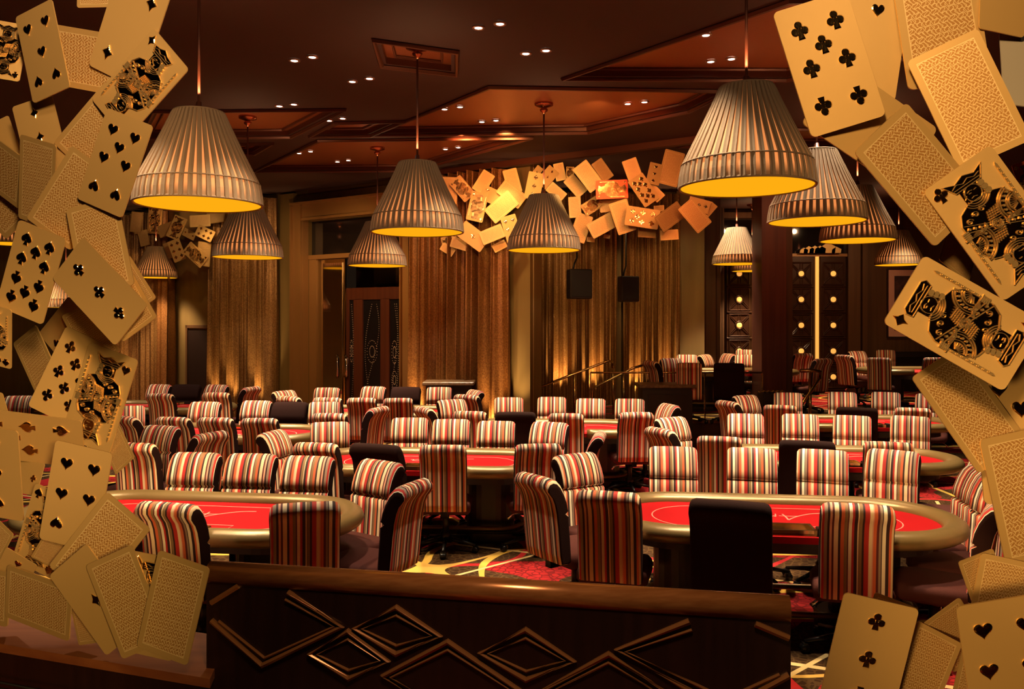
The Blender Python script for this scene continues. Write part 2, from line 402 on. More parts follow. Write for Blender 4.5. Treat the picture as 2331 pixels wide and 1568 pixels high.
# slanted back wall, left of the portal and right of it up to the step back
mb = MB()
sA, sB = sL(702), sL(924)
a = posL(-10.2); b = posL(sL(702)); wall_quad(mb, (a.x, a.y), (b.x, b.y), 0, CEIL+.02, .25)
a = posL(sB); b = posL(sL(1216)); wall_quad(mb, (a.x, a.y), (b.x, b.y), 0, CEIL+.02, .25)
a = posL(sA); b = posL(sB); wall_quad(mb, (a.x, a.y), (b.x, b.y), 4.28, CEIL+.02, .25)
e = posL(sL(1216)); wall_quad(mb, (e.x, e.y), (e.x+.25, 17.3), 0, CEIL+.02, .2)
struct('wall_back', mb, M['olive_wall'])
mb = MB(); wall_quad(mb, (e.x-.1, 17.25), (4.02, 17.6), 0, CEIL+.02, .25); wall_quad(mb, (4.0, 17.6), (4.75, far_y), 0, CEIL+.02, .2)
struct('wall_recess', mb, M['olive_wall'])
mb = MB(); wall_quad(mb, (4.6, far_y), (14.3, far_y), 0, CEIL+.02, .25); struct('wall_far', mb, M['wood_wall'])
# brown casing between recess and the far doors
mb = MB(); p = W(1605, 600, 18.2); mb.box((p.x+.05, 18.2, CEIL/2), (.28, .4, CEIL)); mb.box((p.x+.28, 18.35, CEIL/2), (.12, .3, CEIL))
struct('trim_20', mb, M['wood_wall'])

# the dark lighting slot along the slanted ceiling edge
mb = MB()
a = posL(sL(960), .35); b = posL(sL(1700), .35); wall_quad(mb, (a.x, a.y), (b.x, b.y), CEIL-.10, CEIL+.01, .12)
a = posL(sL(640), .0); b = posL(sL(960), .0); wall_quad(mb, (a.x, a.y), (b.x, b.y), CEIL-.10, CEIL+.01, .10)
struct('trim_21', mb, M['coffer_frame'])

# portal: stepped casings, transom, jambs, doors
mb = MB()
zt = 4.62
for (x0, x1, z1, off, th, m_i) in ((645, 676, CEIL-.05, .10, .1, 0), (946, 957, CEIL-.05, .10, .1, 0)): panelL(mb, x0, x1, 0, z1, off, th, m_i)
struct('trim_22', mb, M['olive_wall'])
mb = MB()
panelL(mb, 676, 702, 0, zt, .16, .2); panelL(mb, 924, 946, 0, zt, .16, .2); panelL(mb, 676, 946, zt-.30, zt, .17, .2)
for px in (677, 699, 926, 944): panelL(mb, px, px+2.5, 0, zt-.02, .22, .1)
panelL(mb, 676, 946, zt, zt+.05, .22, .12); panelL(mb, 700, 926, zt-.34, zt-.29, .2, .1)
struct('trim_23', mb, M['casing'])
mb = MB(); panelL(mb, 702, 924, 3.55, 4.32, -.10, .04); struct('window_1', mb, M['dark_glass'])
mb = MB(); panelL(mb, 702, 924, 3.47, 3.56, 0, .2); panelL(mb, 702, 718, 0, 3.5, -.02, .15); struct('trim_24', mb, M['casing'])
mb = MB(); panelL(mb, 690, 940, 0, CEIL, -1.6, .1); struct('wall_lobby', mb, M['wood_wall'])
mb = MB(); a = posL(sL(786), -1.3); panelL(mb, 790, 905, 2.6, 3.35, -1.5, .02); struct('trim_25', mb, M['casing'])
# tall mirrored leaf, ajar
dr = thing('mirror_door', (0, 0, 0), 0, 'tall brass framed mirror door standing ajar in the left half of the back portal', 'door')
mb = MB(); panelL(mb, 722, 776, 0, 3.46, -.12, .04); part('brass_frame', mb, M['brass'], dr)
mb = MB(); panelL(mb, 727, 771, .25, 3.38, -.10, .01); part('mirror_pane', mb, M['mirror'], dr)
mb = MB()
for px in (766, 786):
    p = posL(sL(px), -.02); mb.tube([(p.x, p.y, 1.0), (p.x+.03, p.y-.06, 1.05), (p.x+.03, p.y-.06, 1.4), (p.x, p.y, 1.45)], .03, 6)
part('handle', mb, M['chrome'], dr)
# dark door with dotted panels
dd = thing('studded_door', (0, 0, 0), 0, 'dark double door with dotted silver stud drawings on black panels, in the back portal', 'door')
mb = MB()
ztop = 2.62
for (x0, x1) in ((784, 790), (801, 821), (862, 882), (905, 912)): panelL(mb, x0, x1, 0, ztop, -.05, .08)
panelL(mb, 784, 912, ztop-.02, ztop+.22, -.05, .08); panelL(mb, 784, 912, 0, .35, -.05, .08)
part('door_frame', mb, M['red_wall'], dd)
mb = MB()
for (x0, x1) in ((788, 803), (819, 864), (880, 907)): panelL(mb, x0, x1, .3, ztop, -.08, .03)
part('door_panel', mb, M['door_black'], dd)
mb = MB()
def stud(px, z):
    p = posL(sL(px), -.065); Mx = Matrix.Translation((p.x, p.y, z)); mb.box((0, 0, 0), (.012, .012, .012), 0, Mx)
for (cx, x0, x1) in ((842, 821, 862), (893, 883, 905), (795, 790, 801)):
    for k in range(46):
        t = k/45
        stud(cx+(x1-cx)*.8*math.sin(t*3.1)*(-1 if cx == 842 else 1), .5+2.0*t); 
        if cx != 795: stud(cx-(cx-x0)*.75*math.cos(t*4.0), .5+2.0*t)
    for r in (.35, .7):
        for k in range(22):
            an = 2*PI*k/22; stud(cx+(x1-x0)*.5*r*.8*math.cos(an), 1.55+.32*r*math.sin(an))
            if cx == 893: stud(cx+(x1-x0)*.4*r*math.cos(an), 1.0+.25*r*math.sin(an))
part('stud_drawing', mb, M['dots'], dd)
# low dark service door in the left wall
mb = MB(); panelL(mb, 430, 500, 0, zL(465, 752), .03, .05); o = struct('door_1', mb, M['black_wood'])
mb = MB(); zz = zL(465, 740); panelL(mb, 426, 430, 0, zz, .05, .06); panelL(mb, 426, 503, zz-.07, zz, .05, .06); panelL(mb, 500, 503, 0, zz, .05, .06); struct('trim_26', mb, M['wood_wall'])
# pilaster strips
mb = MB(); panelL(mb, 1176, 1214, 0, CEIL, .10, .1); struct('trim_27', mb, M['olive_wall'])
mb = MB(); wall_quad(mb, (W(1398, 0, 17.45).x, 17.30), (W(1412, 0, 17.45).x, 17.30), 0, CEIL, .1); wall_quad(mb, (W(1541, 0, 17.4).x, 17.42), (W(1604, 0, 17.4).x, 17.42), 0, CEIL, .1)
struct('trim_28', mb, M['olive_wall'])

# curtains: one pleated cloth each
def curtain(x0, y0, x1, y1, z0, z1, folds, amp, label, m, seed):
    rnd = random.Random(seed); a = Vector((x0, y0)); b = Vector((x1, y1)); t = (b-a).normalized(); n = Vector((t.y, -t.x))
    if n.y > 0: n = -n
    L = (b-a).length; nx = folds*16; nz = 14
    ph = [rnd.uniform(-.5, .5) for _ in range(folds+2)]; am = [rnd.uniform(.55, 1.25) for _ in range(folds+2)]
    mb = MB(); vs = []
    for side in (0, 1):
        for k in range(nz+1):
            v = k/nz
            for i in range(nx+1):
                u = i/nx; f = u*folds; j = int(f); w = f-j
                A = am[j]*(1-w)+am[j+1]*w; P = ph[j]*(1-w)+ph[j+1]*w
                w0 = math.sin(2*PI*f+P*1.6); d = amp*A*(.75+.25*v)*(math.copysign(abs(w0)**.7, w0)+.35*math.sin(4*PI*f+3*P+v*.8)+.18*math.sin(7*PI*f+P))+amp*1.5+side*-.02
                s = u*L+.03*math.sin(2*PI*f+1+v*2)
                p = a+t*s+n*d; vs.append((p.x, p.y, z0+(z1-z0)*(1-v)))
    S = (nz+1)*(nx+1); fs = []
    for side in (0, 1):
        for k in range(nz):
            for i in range(nx):
                q = side*S+k*(nx+1)+i; fs.append((q, q+1, q+nx+2, q+nx+1))
    mb.add(vs, fs, 0, True)
    return tag(part('curtain', mb, m), label, 'curtain')
def curtL(px0, px1, folds, label, m, seed, amp=.14, off=.04):
    a = posL(sL(px0), off); b = posL(sL(px1), off); return curtain(a.x, a.y, b.x, b.y, .02, CEIL-.12, folds, amp, label, m, seed)
curtL(250, 382, 9, 'gold brown velvet curtain at the far left, partly behind the card sculpture', M['velvet'], 1)
curtL(384, 412, 1, 'narrow dark russet curtain beside the far left gold velvet curtain', M['velvet_red'], 2)
curtL(500, 642, 9, 'gold brown velvet curtain left of the portal with the studded door', M['velvet'], 3)
curtL(960, 1172, 9, 'wide russet gold velvet curtain right of the portal, behind the rear podium', M['velvet_red'], 4, .19)
curtain(W(1222, 0, 17).x, 17.05, W(1398, 0, 17.3).x, 17.2, .02, CEIL-.1, 11, .09, 'velvet curtain behind the sloping brass stair rail and the left loudspeaker', M['velvet'], 5)
curtain(W(1412, 0, 17.3).x, 17.2, W(1541, 0, 17.4).x, 17.3, .02, CEIL-.1, 10, .09, 'velvet curtain behind the right loudspeaker, above the platform chairs', M['velvet'], 6)

# far portal with carved doors
def carved_leaf(xc, w, rows, zc0, dz, root):
    mb = MB(); H = 3.78-PF
    mb.box((xc, far_y-.10, PF+H/2), (w, .08, H)); part('door_leaf', mb, M['door_dark'], root)
    mb = MB()
    for r in range(rows):
        zc = zc0-dz*r; y = far_y-.15
        def bar(a, b, wd=.03):
            wd *= 1.35
            mb.tube([(xc+a[0], y, zc+a[1]), (xc+b[0], y, zc+b[1])], wd/2, 4, 0, smooth=False)
        hw = w*.40; hh = dz*.42
        for (a, b) in (((-hw, -hh), (hw, -hh)), ((hw, -hh), (hw, hh)), ((hw, hh), (-hw, hh)), ((-hw, hh), (-hw, -hh))): bar(a, b)
        for dx in (-.03, .03): bar((dx, -hh), (dx, -.1), .018); bar((dx, .1), (dx, hh), .018)
        for sx in (-1, 1):
            for sz in (-1, 1):
                bar((sx*.07, sz*.09), (sx*hw*.95, sz*hh*.93), .02); bar((sx*.10, sz*.06), (sx*hw*.95, sz*hh*.80), .02)
        pts = [(xc+.095*math.cos(a), y, zc+.095*math.sin(a)) for a in [2*PI*k/16 for k in range(16)]]
        mb.tube(pts, .022, 5, 0, closed=True)
        bar((-w/2, -dz/2), (w/2, -dz/2), .03)
    part('carving', mb, M['door_dark'], root)
    for r in range(rows):
        mb = MB(); mb.lathe([(.066, 0), (.066, .02), (.05, .03)], 16, 0, False)
        q = part('lit_disc', mb, M['glow_yellow'], root); q.location = (xc, far_y-.14, zc0-dz*r); q.rotation_euler = (PI/2, 0, 0)
for (x0, x1, c1, c2, xs, lab) in ((1648, 1735+48, 1683, 1757, 1718, 'carved dark double door with glowing discs, left of the big column'),
                              (1786, 1932, 1824, 1897, 1861, 'carved dark double door with glowing discs, right of the big column')):
    X = lambda p: (p-PX)/FX*20.15
    t = thing('carved_door', (0, 0, 0), 0, lab, 'door', None)
    for c in (c1, c2): carved_leaf(X(c), .62, 6, CAMH-(623-PY)/FX*20.2, .64, t)
    mb = MB(); mb.box((X(xs), far_y-.12, (PF+3.72)/2+.15), (.075, .05, 3.6-PF)); part('light_slot', mb, M['glow_yellow'], t)
    mb = MB(); mb.box((X(xs), far_y-.10, 3.80), (X(x1)-X(x0)+.2, .12, .07)); part('lintel', mb, M['casing'], t)
mb = MB()
X = lambda p: (p-PX)/FX*20.1
for px, w in ((1636, .16), (1645, .06), (1944, .30), (1968, .12)): mb.box((X(px), far_y-.12, CEIL/2), (w, .22, CEIL))
mb.box(((X(1636)+X(1944))/2, far_y-.12, 4.78), (X(1944)-X(1636), .2, .14))
struct('trim_29', mb, M['wood_wall'])
mb = MB(); mb.box(((X(1650)+X(1932))/2, far_y-.06, 4.25), (X(1932)-X(1650), .05, .85)); struct('window_2', mb, M['dark_glass'])
for k, (px, py, s) in enumerate(((1831, 583, .10), (1842, 582, .13), (1856, 581, .14), (1868, 580, .14), (1885, 579, .20), (1905, 580, .12))):
    mb = MB(); mb.prism([(-s, 0), (s*.9, 0), (s, s*.8), (0, s*1.3), (-s*.9, s*.7)], -.03, .03)
    o = part('gold_ornament', mb, M['gold']); p = W(px, py, 20.0); o.location = (p.x, 20.05, 3.84); o.rotation_euler = (PI/2, 0, 0)
    tag(o, ['leftmost', 'second from left', 'third from left', 'fourth from left', 'wide, fifth from left', 'rightmost'][k]+' small folded gold card ornament on top of the right carved door', 'ornament', 'gold ornaments above the right carved door')
# wall ledge and framed picture on the far right
mb = MB(); mb.box((X(2090)+1.4, far_y-.10, CAMH-(808-PY)/FX*20.1), (4.6, .22, .10)); mb.box((X(2090)+1.4, far_y-.05, .9), (4.6, .06, 1.0), 0); struct('trim_30', mb, M['black_wood'])
t = thing('framed_picture', (W(2072, 690, 20.1).x, far_y-.03, CAMH-(690-PY)/FX*20.1), 0, 'framed dark picture in a wide pink mat on the far right wall', 'picture')
mb = MB(); mb.box((0, 0, 0), (1.0, .05, 1.72)); part('frame', mb, M['picture_frame'], t)
mb = MB(); mb.box((0, -.03, 0), (.94, .02, 1.66)); part('mat_board', mb, M['picture_mat'], t)
mb = MB(); mb.box((0, -.045, 0), (.66, .012, 1.36)); part('artwork', mb, M['picture_art'], t)

# the big square column on the platform
cd = 14.9; xa, xb = W(1734, 0, cd).x, W(1790, 0, cd).x
mb = MB(); mb.box(((xa+xb)/2, cd+.3, CEIL/2+.1), (xb-xa, .6, CEIL-.2)); struct('wall_column', mb, M['red_wall'])
mb = MB(); mb.box((xb+.07, cd+.34, CEIL/2+.1), (.14, .52, CEIL-.2)); mb.box(((xa+xb)/2, cd+.3, PF+.09), (xb-xa+.05, .64, .16)); struct('trim_31', mb, M['wood_wall'])

# ---------------------------------------------------------------- podiums
def podium(x0, x1, ytop, d, ht, base, label):
    a = W(x0, ytop, d); b = W(x1, ytop, d); w = b.x-a.x; cx = (a.x+b.x)/2
    t = thing('podium', (cx, d+.3, base), 0, label, 'podium')
    mb = MB(); mb.box((0, 0, (ht-.06)/2), (w-.12, .5, ht-.06)); mb.box((0, 0, .06), (w-.06, .56, .12)); part('cabinet', mb, M['black_wood'], t)
    mb = MB()
    mb.box((0, -.26, ht*.55), (w-.3, .02, ht*.6), 0); part('front_panel', mb, M['dark_wood'], t)
    mb = MB(); mb.box((0, 0, ht-.03), (w, .62, .06), 0, None, .012); part('stone_top', mb, M['granite'], t)
podium(961, 1079, 868, 13.9, 1.12, 0, 'dark podium with a granite top in front of the wide curtain at the rear')
podium(1456, 1586, 872, 13.6, 1.10, 0, 'black podium with a granite top standing before the glass rail')

# ---------------------------------------------------------------- brass rails and glass guard
t = thing('glass_guard', (0, 0, 0), 0, 'glass guard with a thin brass top rail along the platform edge', 'railing')
gy = PFY+.12; z = CAMH-(848-PY)/FX*gy; xL, xR = W(1344, 0, gy).x, W(1735, 0, gy).x
mb = MB(); mb.tube([(xL, gy, z), (xR, gy, z)], .016, 8); part('top_rail', mb, M['brass'], t)
n = 3
for i in range(n):
    w = (xR-xL)/n; mb = MB(); mb.box((xL+w*(i+.5), gy, (PF+z)/2), (w-.03, .012, z-PF-.06)); part('glass_pane', mb, M['glass'], t)
for i in range(n+1):
    mb = MB(); mb.box((xL+(xR-xL)*i/n, gy, (PF+z)/2), (.022, .022, z-PF)); part('post', mb, M['brass'], t)
def handrail(pts, posts, label, r=.022):
    t = thing('stair_handrail', (0, 0, 0), 0, label, 'handrail')
    mb = MB(); mb.tube(pts, r, 8); part('rail', mb, M['brass'], t)
    for (p, zb) in posts: mb = MB(); mb.tube([(p[0], p[1], zb), p], r*.85, 8); part('post', mb, M['brass'], t)
d = 15.3
q = [W(1223, 948, d), W(1223, 890, d), W(1231, 880, d), W(1385, 821, d), W(1394, 824, d), W(1396, 838, d)]
handrail([tuple(v) for v in q], [(tuple(q[5]), PF), (tuple(W(1308, 850, d)), .2)], 'brass handrail rising along the steps, nearest the curtains')
d = 14.7
q = [W(1350, 930, d), W(1350, 888, d), W(1356, 880, d), W(1440, 838, d), W(1486, 824, d)]
handrail([tuple(v) for v in q], [(tuple(q[4]), PF), (tuple(W(1420, 848, d)), PF)], 'brass handrail at the platform corner beside the glass guard')
d = 14.1
q = [W(1812, 935, d), W(1828, 915, d), W(1866, 862, d), W(1868, 846, d), W(1850, 843, d), W(1822, 844, d)]
handrail([tuple(v) for v in q], [(tuple(W(1844, 843, d)), 0)], 'thick brass handrail with a curved end right of the big column', .034)
t = thing('planter_box', (W(1765, 0, 13.6).x, 13.75, 0), 0, 'dark box topped with tangled brass ornament at the foot of the column', 'box')
ht = CAMH-(897-PY)/FX*13.6
mb = MB(); mb.box((0, 0, ht/2), (.42, .3, ht)); part('box', mb, M['black_wood'], t)
mb = MB()
for k in range(5):
    mb.tube([(-.18+.08*k+.05*math.cos(a), .05*math.sin(a)*2, ht+.03+.015*math.sin(3*a)) for a in [2*PI*i/10 for i in range(10)]], .010, 5, closed=True)
part('ornament', mb, M['brass'], t)

# ---------------------------------------------------------------- loudspeakers
for (x0, x1, y0, y1, d, lab) in ((1297, 1350, 612, 680, 15.0, 'black loudspeaker hanging in front of the curtain, left and larger one'), (1414, 1457, 628, 687, 16.2, 'black loudspeaker hanging in front of the curtain, right and smaller one')):
    c = W((x0+x1)/2, (y0+y1)/2, d); w = (x1-x0)/FX*d; h = (y1-y0)/FX*d
    t = thing('loudspeaker', tuple(c), math.radians(14), lab, 'loudspeaker')
    mb = MB(); mb.box((0, .12, 0), (w, .26, h), 0, None, .02); part('cabinet', mb, M['speaker_case'], t)
    mb = MB(); mb.box((0, -.02, .01), (w*.9, .02, h*.9), 0, None, .008); part('grille', mb, M['speaker'], t)
    mb = MB(); mb.tube([(-w*.3, .12, h*.45), (-w*.2, .15, h*.7), (-.02, .2, h*.9), (-.02, .2, CEIL-c.z)], .018, 6); part('bracket', mb, M['black'], t)

# ---------------------------------------------------------------- pendant lamps
def lamp_meshes():
    n = 46; out = {}
    mb = MB()
    def ring(r, z, f):   # pleat: opaque fold then thin strip of width fraction f
        vs = []
        for i in range(n):
            for q, dr in ((0, .004), (.5-f/2-.06, .010), (.5-f/2, -.003), (.5+f/2, -.003), (.5+f/2+.06, .010)):
                a = 2*PI*(i+q)/n; vs.append(((r+dr)*math.cos(a), (r+dr)*math.sin(a), z))
        return vs
    rings = [(.455, .165, .42), (.448, .175, .40), (.40, .27, .34), (.32, .43, .24), (.24, .60, .14), (.196, .70, .07), (.188, .715, .05)]
    vs = []; fs = []; ms = []
    for r, z, f in rings: vs += ring(r, z, f)
    for k in range(len(rings)-1):
        for i in range(n):
            for q in range(5):
                a = i*5+q; b = (a+1) % (n*5); fs.append((k*n*5+a, k*n*5+b, (k+1)*n*5+b, (k+1)*n*5+a)); ms.append(1 if q == 2 else 0)
    o = len(mb.v); mb.v += vs; mb.f += fs; mb.m += ms; mb.sm += [False]*len(fs)
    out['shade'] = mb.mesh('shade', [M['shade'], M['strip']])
    mb = MB()
    rings = [(.475, .008, .42), (.468, .08, .42), (.452, .165, .42)]
    vs = []; fs = []; ms = []
    for r, z, f in rings: vs += ring(r, z, f)
    for k in range(2):
        for i in range(n):
            for q in range(5):
                a = i*5+q; b = (a+1) % (n*5); fs.append((k*n*5+a, k*n*5+b, (k+1)*n*5+b, (k+1)*n*5+a)); ms.append(1 if q == 2 else 0)
    mb.v += vs; mb.f += fs; mb.m += ms; mb.sm += [False]*len(fs)
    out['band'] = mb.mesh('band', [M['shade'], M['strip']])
    for kk, (rr_, zz_, th_) in enumerate(((.474, .004, .009), (.457, .168, .006), (.190, .716, .008))):
        mb = MB(); mb.tube([(rr_*math.cos(a), rr_*math.sin(a), zz_) for a in [2*PI*i/64 for i in range(64)]], th_, 6, 0, closed=True)
        out['trim%d' % kk] = mb.mesh('piping', [M['shade']])
    mb = MB(); mb.lathe([(.462, .004), (.455, .08), (.438, .165), (.18, .69)], 64, 0, True, cap=False); out['lining'] = mb.mesh('lining', [M['lining']])
    mb = MB(); mb.lathe([(.175, .705), (.10, .712), (.03, .73), (.02, .80)], 24, 0, True); out['cap'] = mb.mesh('top_cap', [M['coffer_frame']])
    mb = MB(); mb.lathe([(.012, .30), (.045, .33), (.055, .38), (.03, .45), (.02, .50)], 14, 0, True); out['bulb'] = mb.mesh('bulb', [M['bulb']])
    mb = MB(); mb.lathe([(.012, -.14), (.02, -.12), (.05, -.10), (.055, -.08), (.03, -.06), (.12, -.03), (.125, 0), (.08, .01)], 20, 0, True); out['canopy'] = mb.mesh('canopy', [M['copper']])
    mb = MB(); mb.lathe([(.011, 0), (.011, 1)], 8, 0, True); out['rod'] = mb.mesh('rod', [M['coffer_frame']])
    return out
LM = lamp_meshes()
lamps = [  # rim centre px, py, apparent width, label
    (453, 466, 295, 'large pleated pendant lamp at the front left, beside the card sculpture'),
    (1699, 427, 312, 'largest pleated pendant lamp, at the front right'),
    (950, 529, 210, 'pleated pendant lamp left of centre hanging from the small diamond coffer'),
    (1859, 505, 226, 'pleated pendant lamp just behind and right of the largest one'),
    (1952, 548, 175, 'third pleated pendant lamp in the right hand row'),
    (1238, 570, 165, 'pleated pendant lamp hanging in front of the card arch'),
    (564, 586, 162, 'pleated pendant lamp behind the large front left one, before the curtain'),
    (859, 605, 133, 'small pleated pendant lamp in front of the portal'),
    (1677, 601, 112, 'small pleated pendant lamp over the platform, left of the column'),
    (1712, 617, 94, 'smallest pleated pendant lamp, half hidden behind the column'),
    (2046, 603, 112, 'small pleated pendant lamp at the far right by the framed picture'),
    (355, 632, 100, 'small pleated pendant lamp at the far left beside the card sculpture'),
    (25, 555, 130, 'pleated pendant lamp glimpsed at the left edge between the cards'),
    (150, 700, 120, 'pleated pendant lamp glimpsed between the cards at the left, below the ten of spades'),
]
for (px, py, wd, lab) in lamps:
    u = (px-PX)/FX; d = .95*FX*math.sqrt(1+.9*u*u)/wd
    p = W(px, py, d); top = CEIL
    for c, cp in zip(coffers, coffers_px):
        if len(c) > 2:
            ins = False; j = len(c)-1
            for i in range(len(c)):
                if (c[i].y > p.y) != (c[j].y > p.y) and p.x < (c[j].x-c[i].x)*(p.y-c[i].y)/(c[j].y-c[i].y)+c[i].x: ins = not ins
                j = i
            if ins: top = CEIL+DEP
    t = thing('pendant_lamp', tuple(p), random.uniform(0, .1), lab, 'lamp', 'pleated pendant lamps')
    sh = link('lamp_shade', LM['shade'], t)
    link('shade_band', LM['band'], t); [link('piping', LM['trim%d' % k_], t) for k_ in range(3)]; link('lining', LM['lining'], t); link('top_cap', LM['cap'], t); link('bulb', LM['bulb'], t)
    link('canopy', LM['canopy'], t, (0, 0, top-p.z)); r = link('rod', LM['rod'], t, (0, 0, .72)); r.scale = (1, 1, top-p.z-.78)
    light('SPOT', 'pendant_light', (p.x, p.y, p.z+.24), 520.0, (1.0, .68, .38), (p.x, p.y, 0), spot_size=math.radians(84), spot_blend=.55, shadow_soft_size=.10)
    light('SPOT', 'pendant_top_glow', (p.x, p.y, p.z+.86), 30.0, (1.0, .50, .22), (p.x, p.y+.01, 9), spot_size=math.radians(150), spot_blend=.8, shadow_soft_size=.08)

# ---------------------------------------------------------------- downlights (pairs)
mb = MB(); mb.lathe([(.062, 0), (.062, -.012), (.040, -.014), (.038, 0)], 20, 0, True, cap=False); DT = mb.mesh('trim_ring', [M['white_trim']])
mb = MB(); mb.lathe([(.040, -.004), (.034, -.010)], 18, 0, False); DL = mb.mesh('lens', [M['lens']])
pairs = [((1089, 61), (1138, 52), 'nearest the top centre'), ((1197, 120), (1243, 113), 'right of the small diamond coffer'), ((670, 136), (711, 128), 'at the upper left'),
         ((802, 184), (841, 177), 'left of the small diamond coffer'), ((636, 240), (669, 236), 'above the left coffer'), ((749, 273), (780, 268), 'between the left coffer and the tiny one'),
         ((1012, 259), (1047, 254), 'in the left end of the big centre coffer'), ((1097, 287), (1129, 284), 'in the lower part of the big centre coffer'), ((936, 325), (965, 322), 'in the upper part of the long rear coffer'),
         ((1014, 348), (1043, 344), 'in the right end of the long rear coffer'), ((681, 357), (707, 353), 'in the left end of the long rear coffer'), ((768, 376), (793, 373), 'at the rear edge of the long rear coffer'),
         ((1362, 211), (1402, 206), 'in the upper right of the big centre coffer'), ((1429, 247), (1467, 243), 'in the right end of the big centre coffer'), ((1555, 101), (1607, 94), 'in the upper part of the right coffer'),
         ((1618, 153), (1665, 147), 'in the lower part of the right coffer')]
def in_coffer(x, y):
    for c in coffers:
        ins = False; j = len(c)-1
        for i in range(len(c)):
            if (c[i].y > y) != (c[j].y > y) and x < (c[j].x-c[i].x)*(y-c[i].y)/(c[j].y-c[i].y)+c[i].x: ins = not ins
            j = i
        if ins: return True
    return False
for a, b, lab in pairs:
    for k, q in enumerate((a, b)):
        p = WZ(q[0], q[1], CEIL); zz = CEIL+DEP if in_coffer(p.x, p.y) else CEIL
        t = thing('downlight', (p.x, p.y, zz-.002), 0, ('left' if k == 0 else 'right')+' of two recessed ceiling spotlights '+lab, 'ceiling light', 'recessed ceiling spotlights')
        link('trim_ring', DT, t); link('lens', DL, t)
    m = (WZ(*a, CEIL)+WZ(*b, CEIL))/2
    light('SPOT', 'downlight_or_added_beam', (m.x, m.y, CEIL-.03), 440.0, (1.0, .78, .55), (m.x, m.y, 0), spot_size=math.radians(54), spot_blend=.6, shadow_soft_size=.06)
t = thing('downlight', tuple(WZ(1202, 370, CEIL)-Vector((0, 0, .002))), 0, 'single recessed spotlight just above the card arch', 'ceiling light', 'recessed ceiling spotlights'); link('trim_ring', DT, t); link('lens', DL, t)

# front row continues the ceiling spotlights out of view; other beams added, no fittings
for (x, y) in [(-3.2, 5.6), (-1.5, 5.6), (0.9, 5.55), (2.9, 5.6), (-7.3, 12.8), (-5.4, 13.2), (-4.4, 10.2), (-2.9, 10.2), (4.2, 16), (8, 16.2), (5.2, 11.0), (3.2, 8.3), (4.6, 8.2), (1.9, 8.4), (2.2, 11.0), (6.2, 11.2)]:
    light('SPOT', 'downlight_or_added_beam', (x, y, CEIL-.03), 440.0*1.15, (1.0, .78, .55), (x, y, 0), spot_size=math.radians(58), spot_blend=.6, shadow_soft_size=.06)
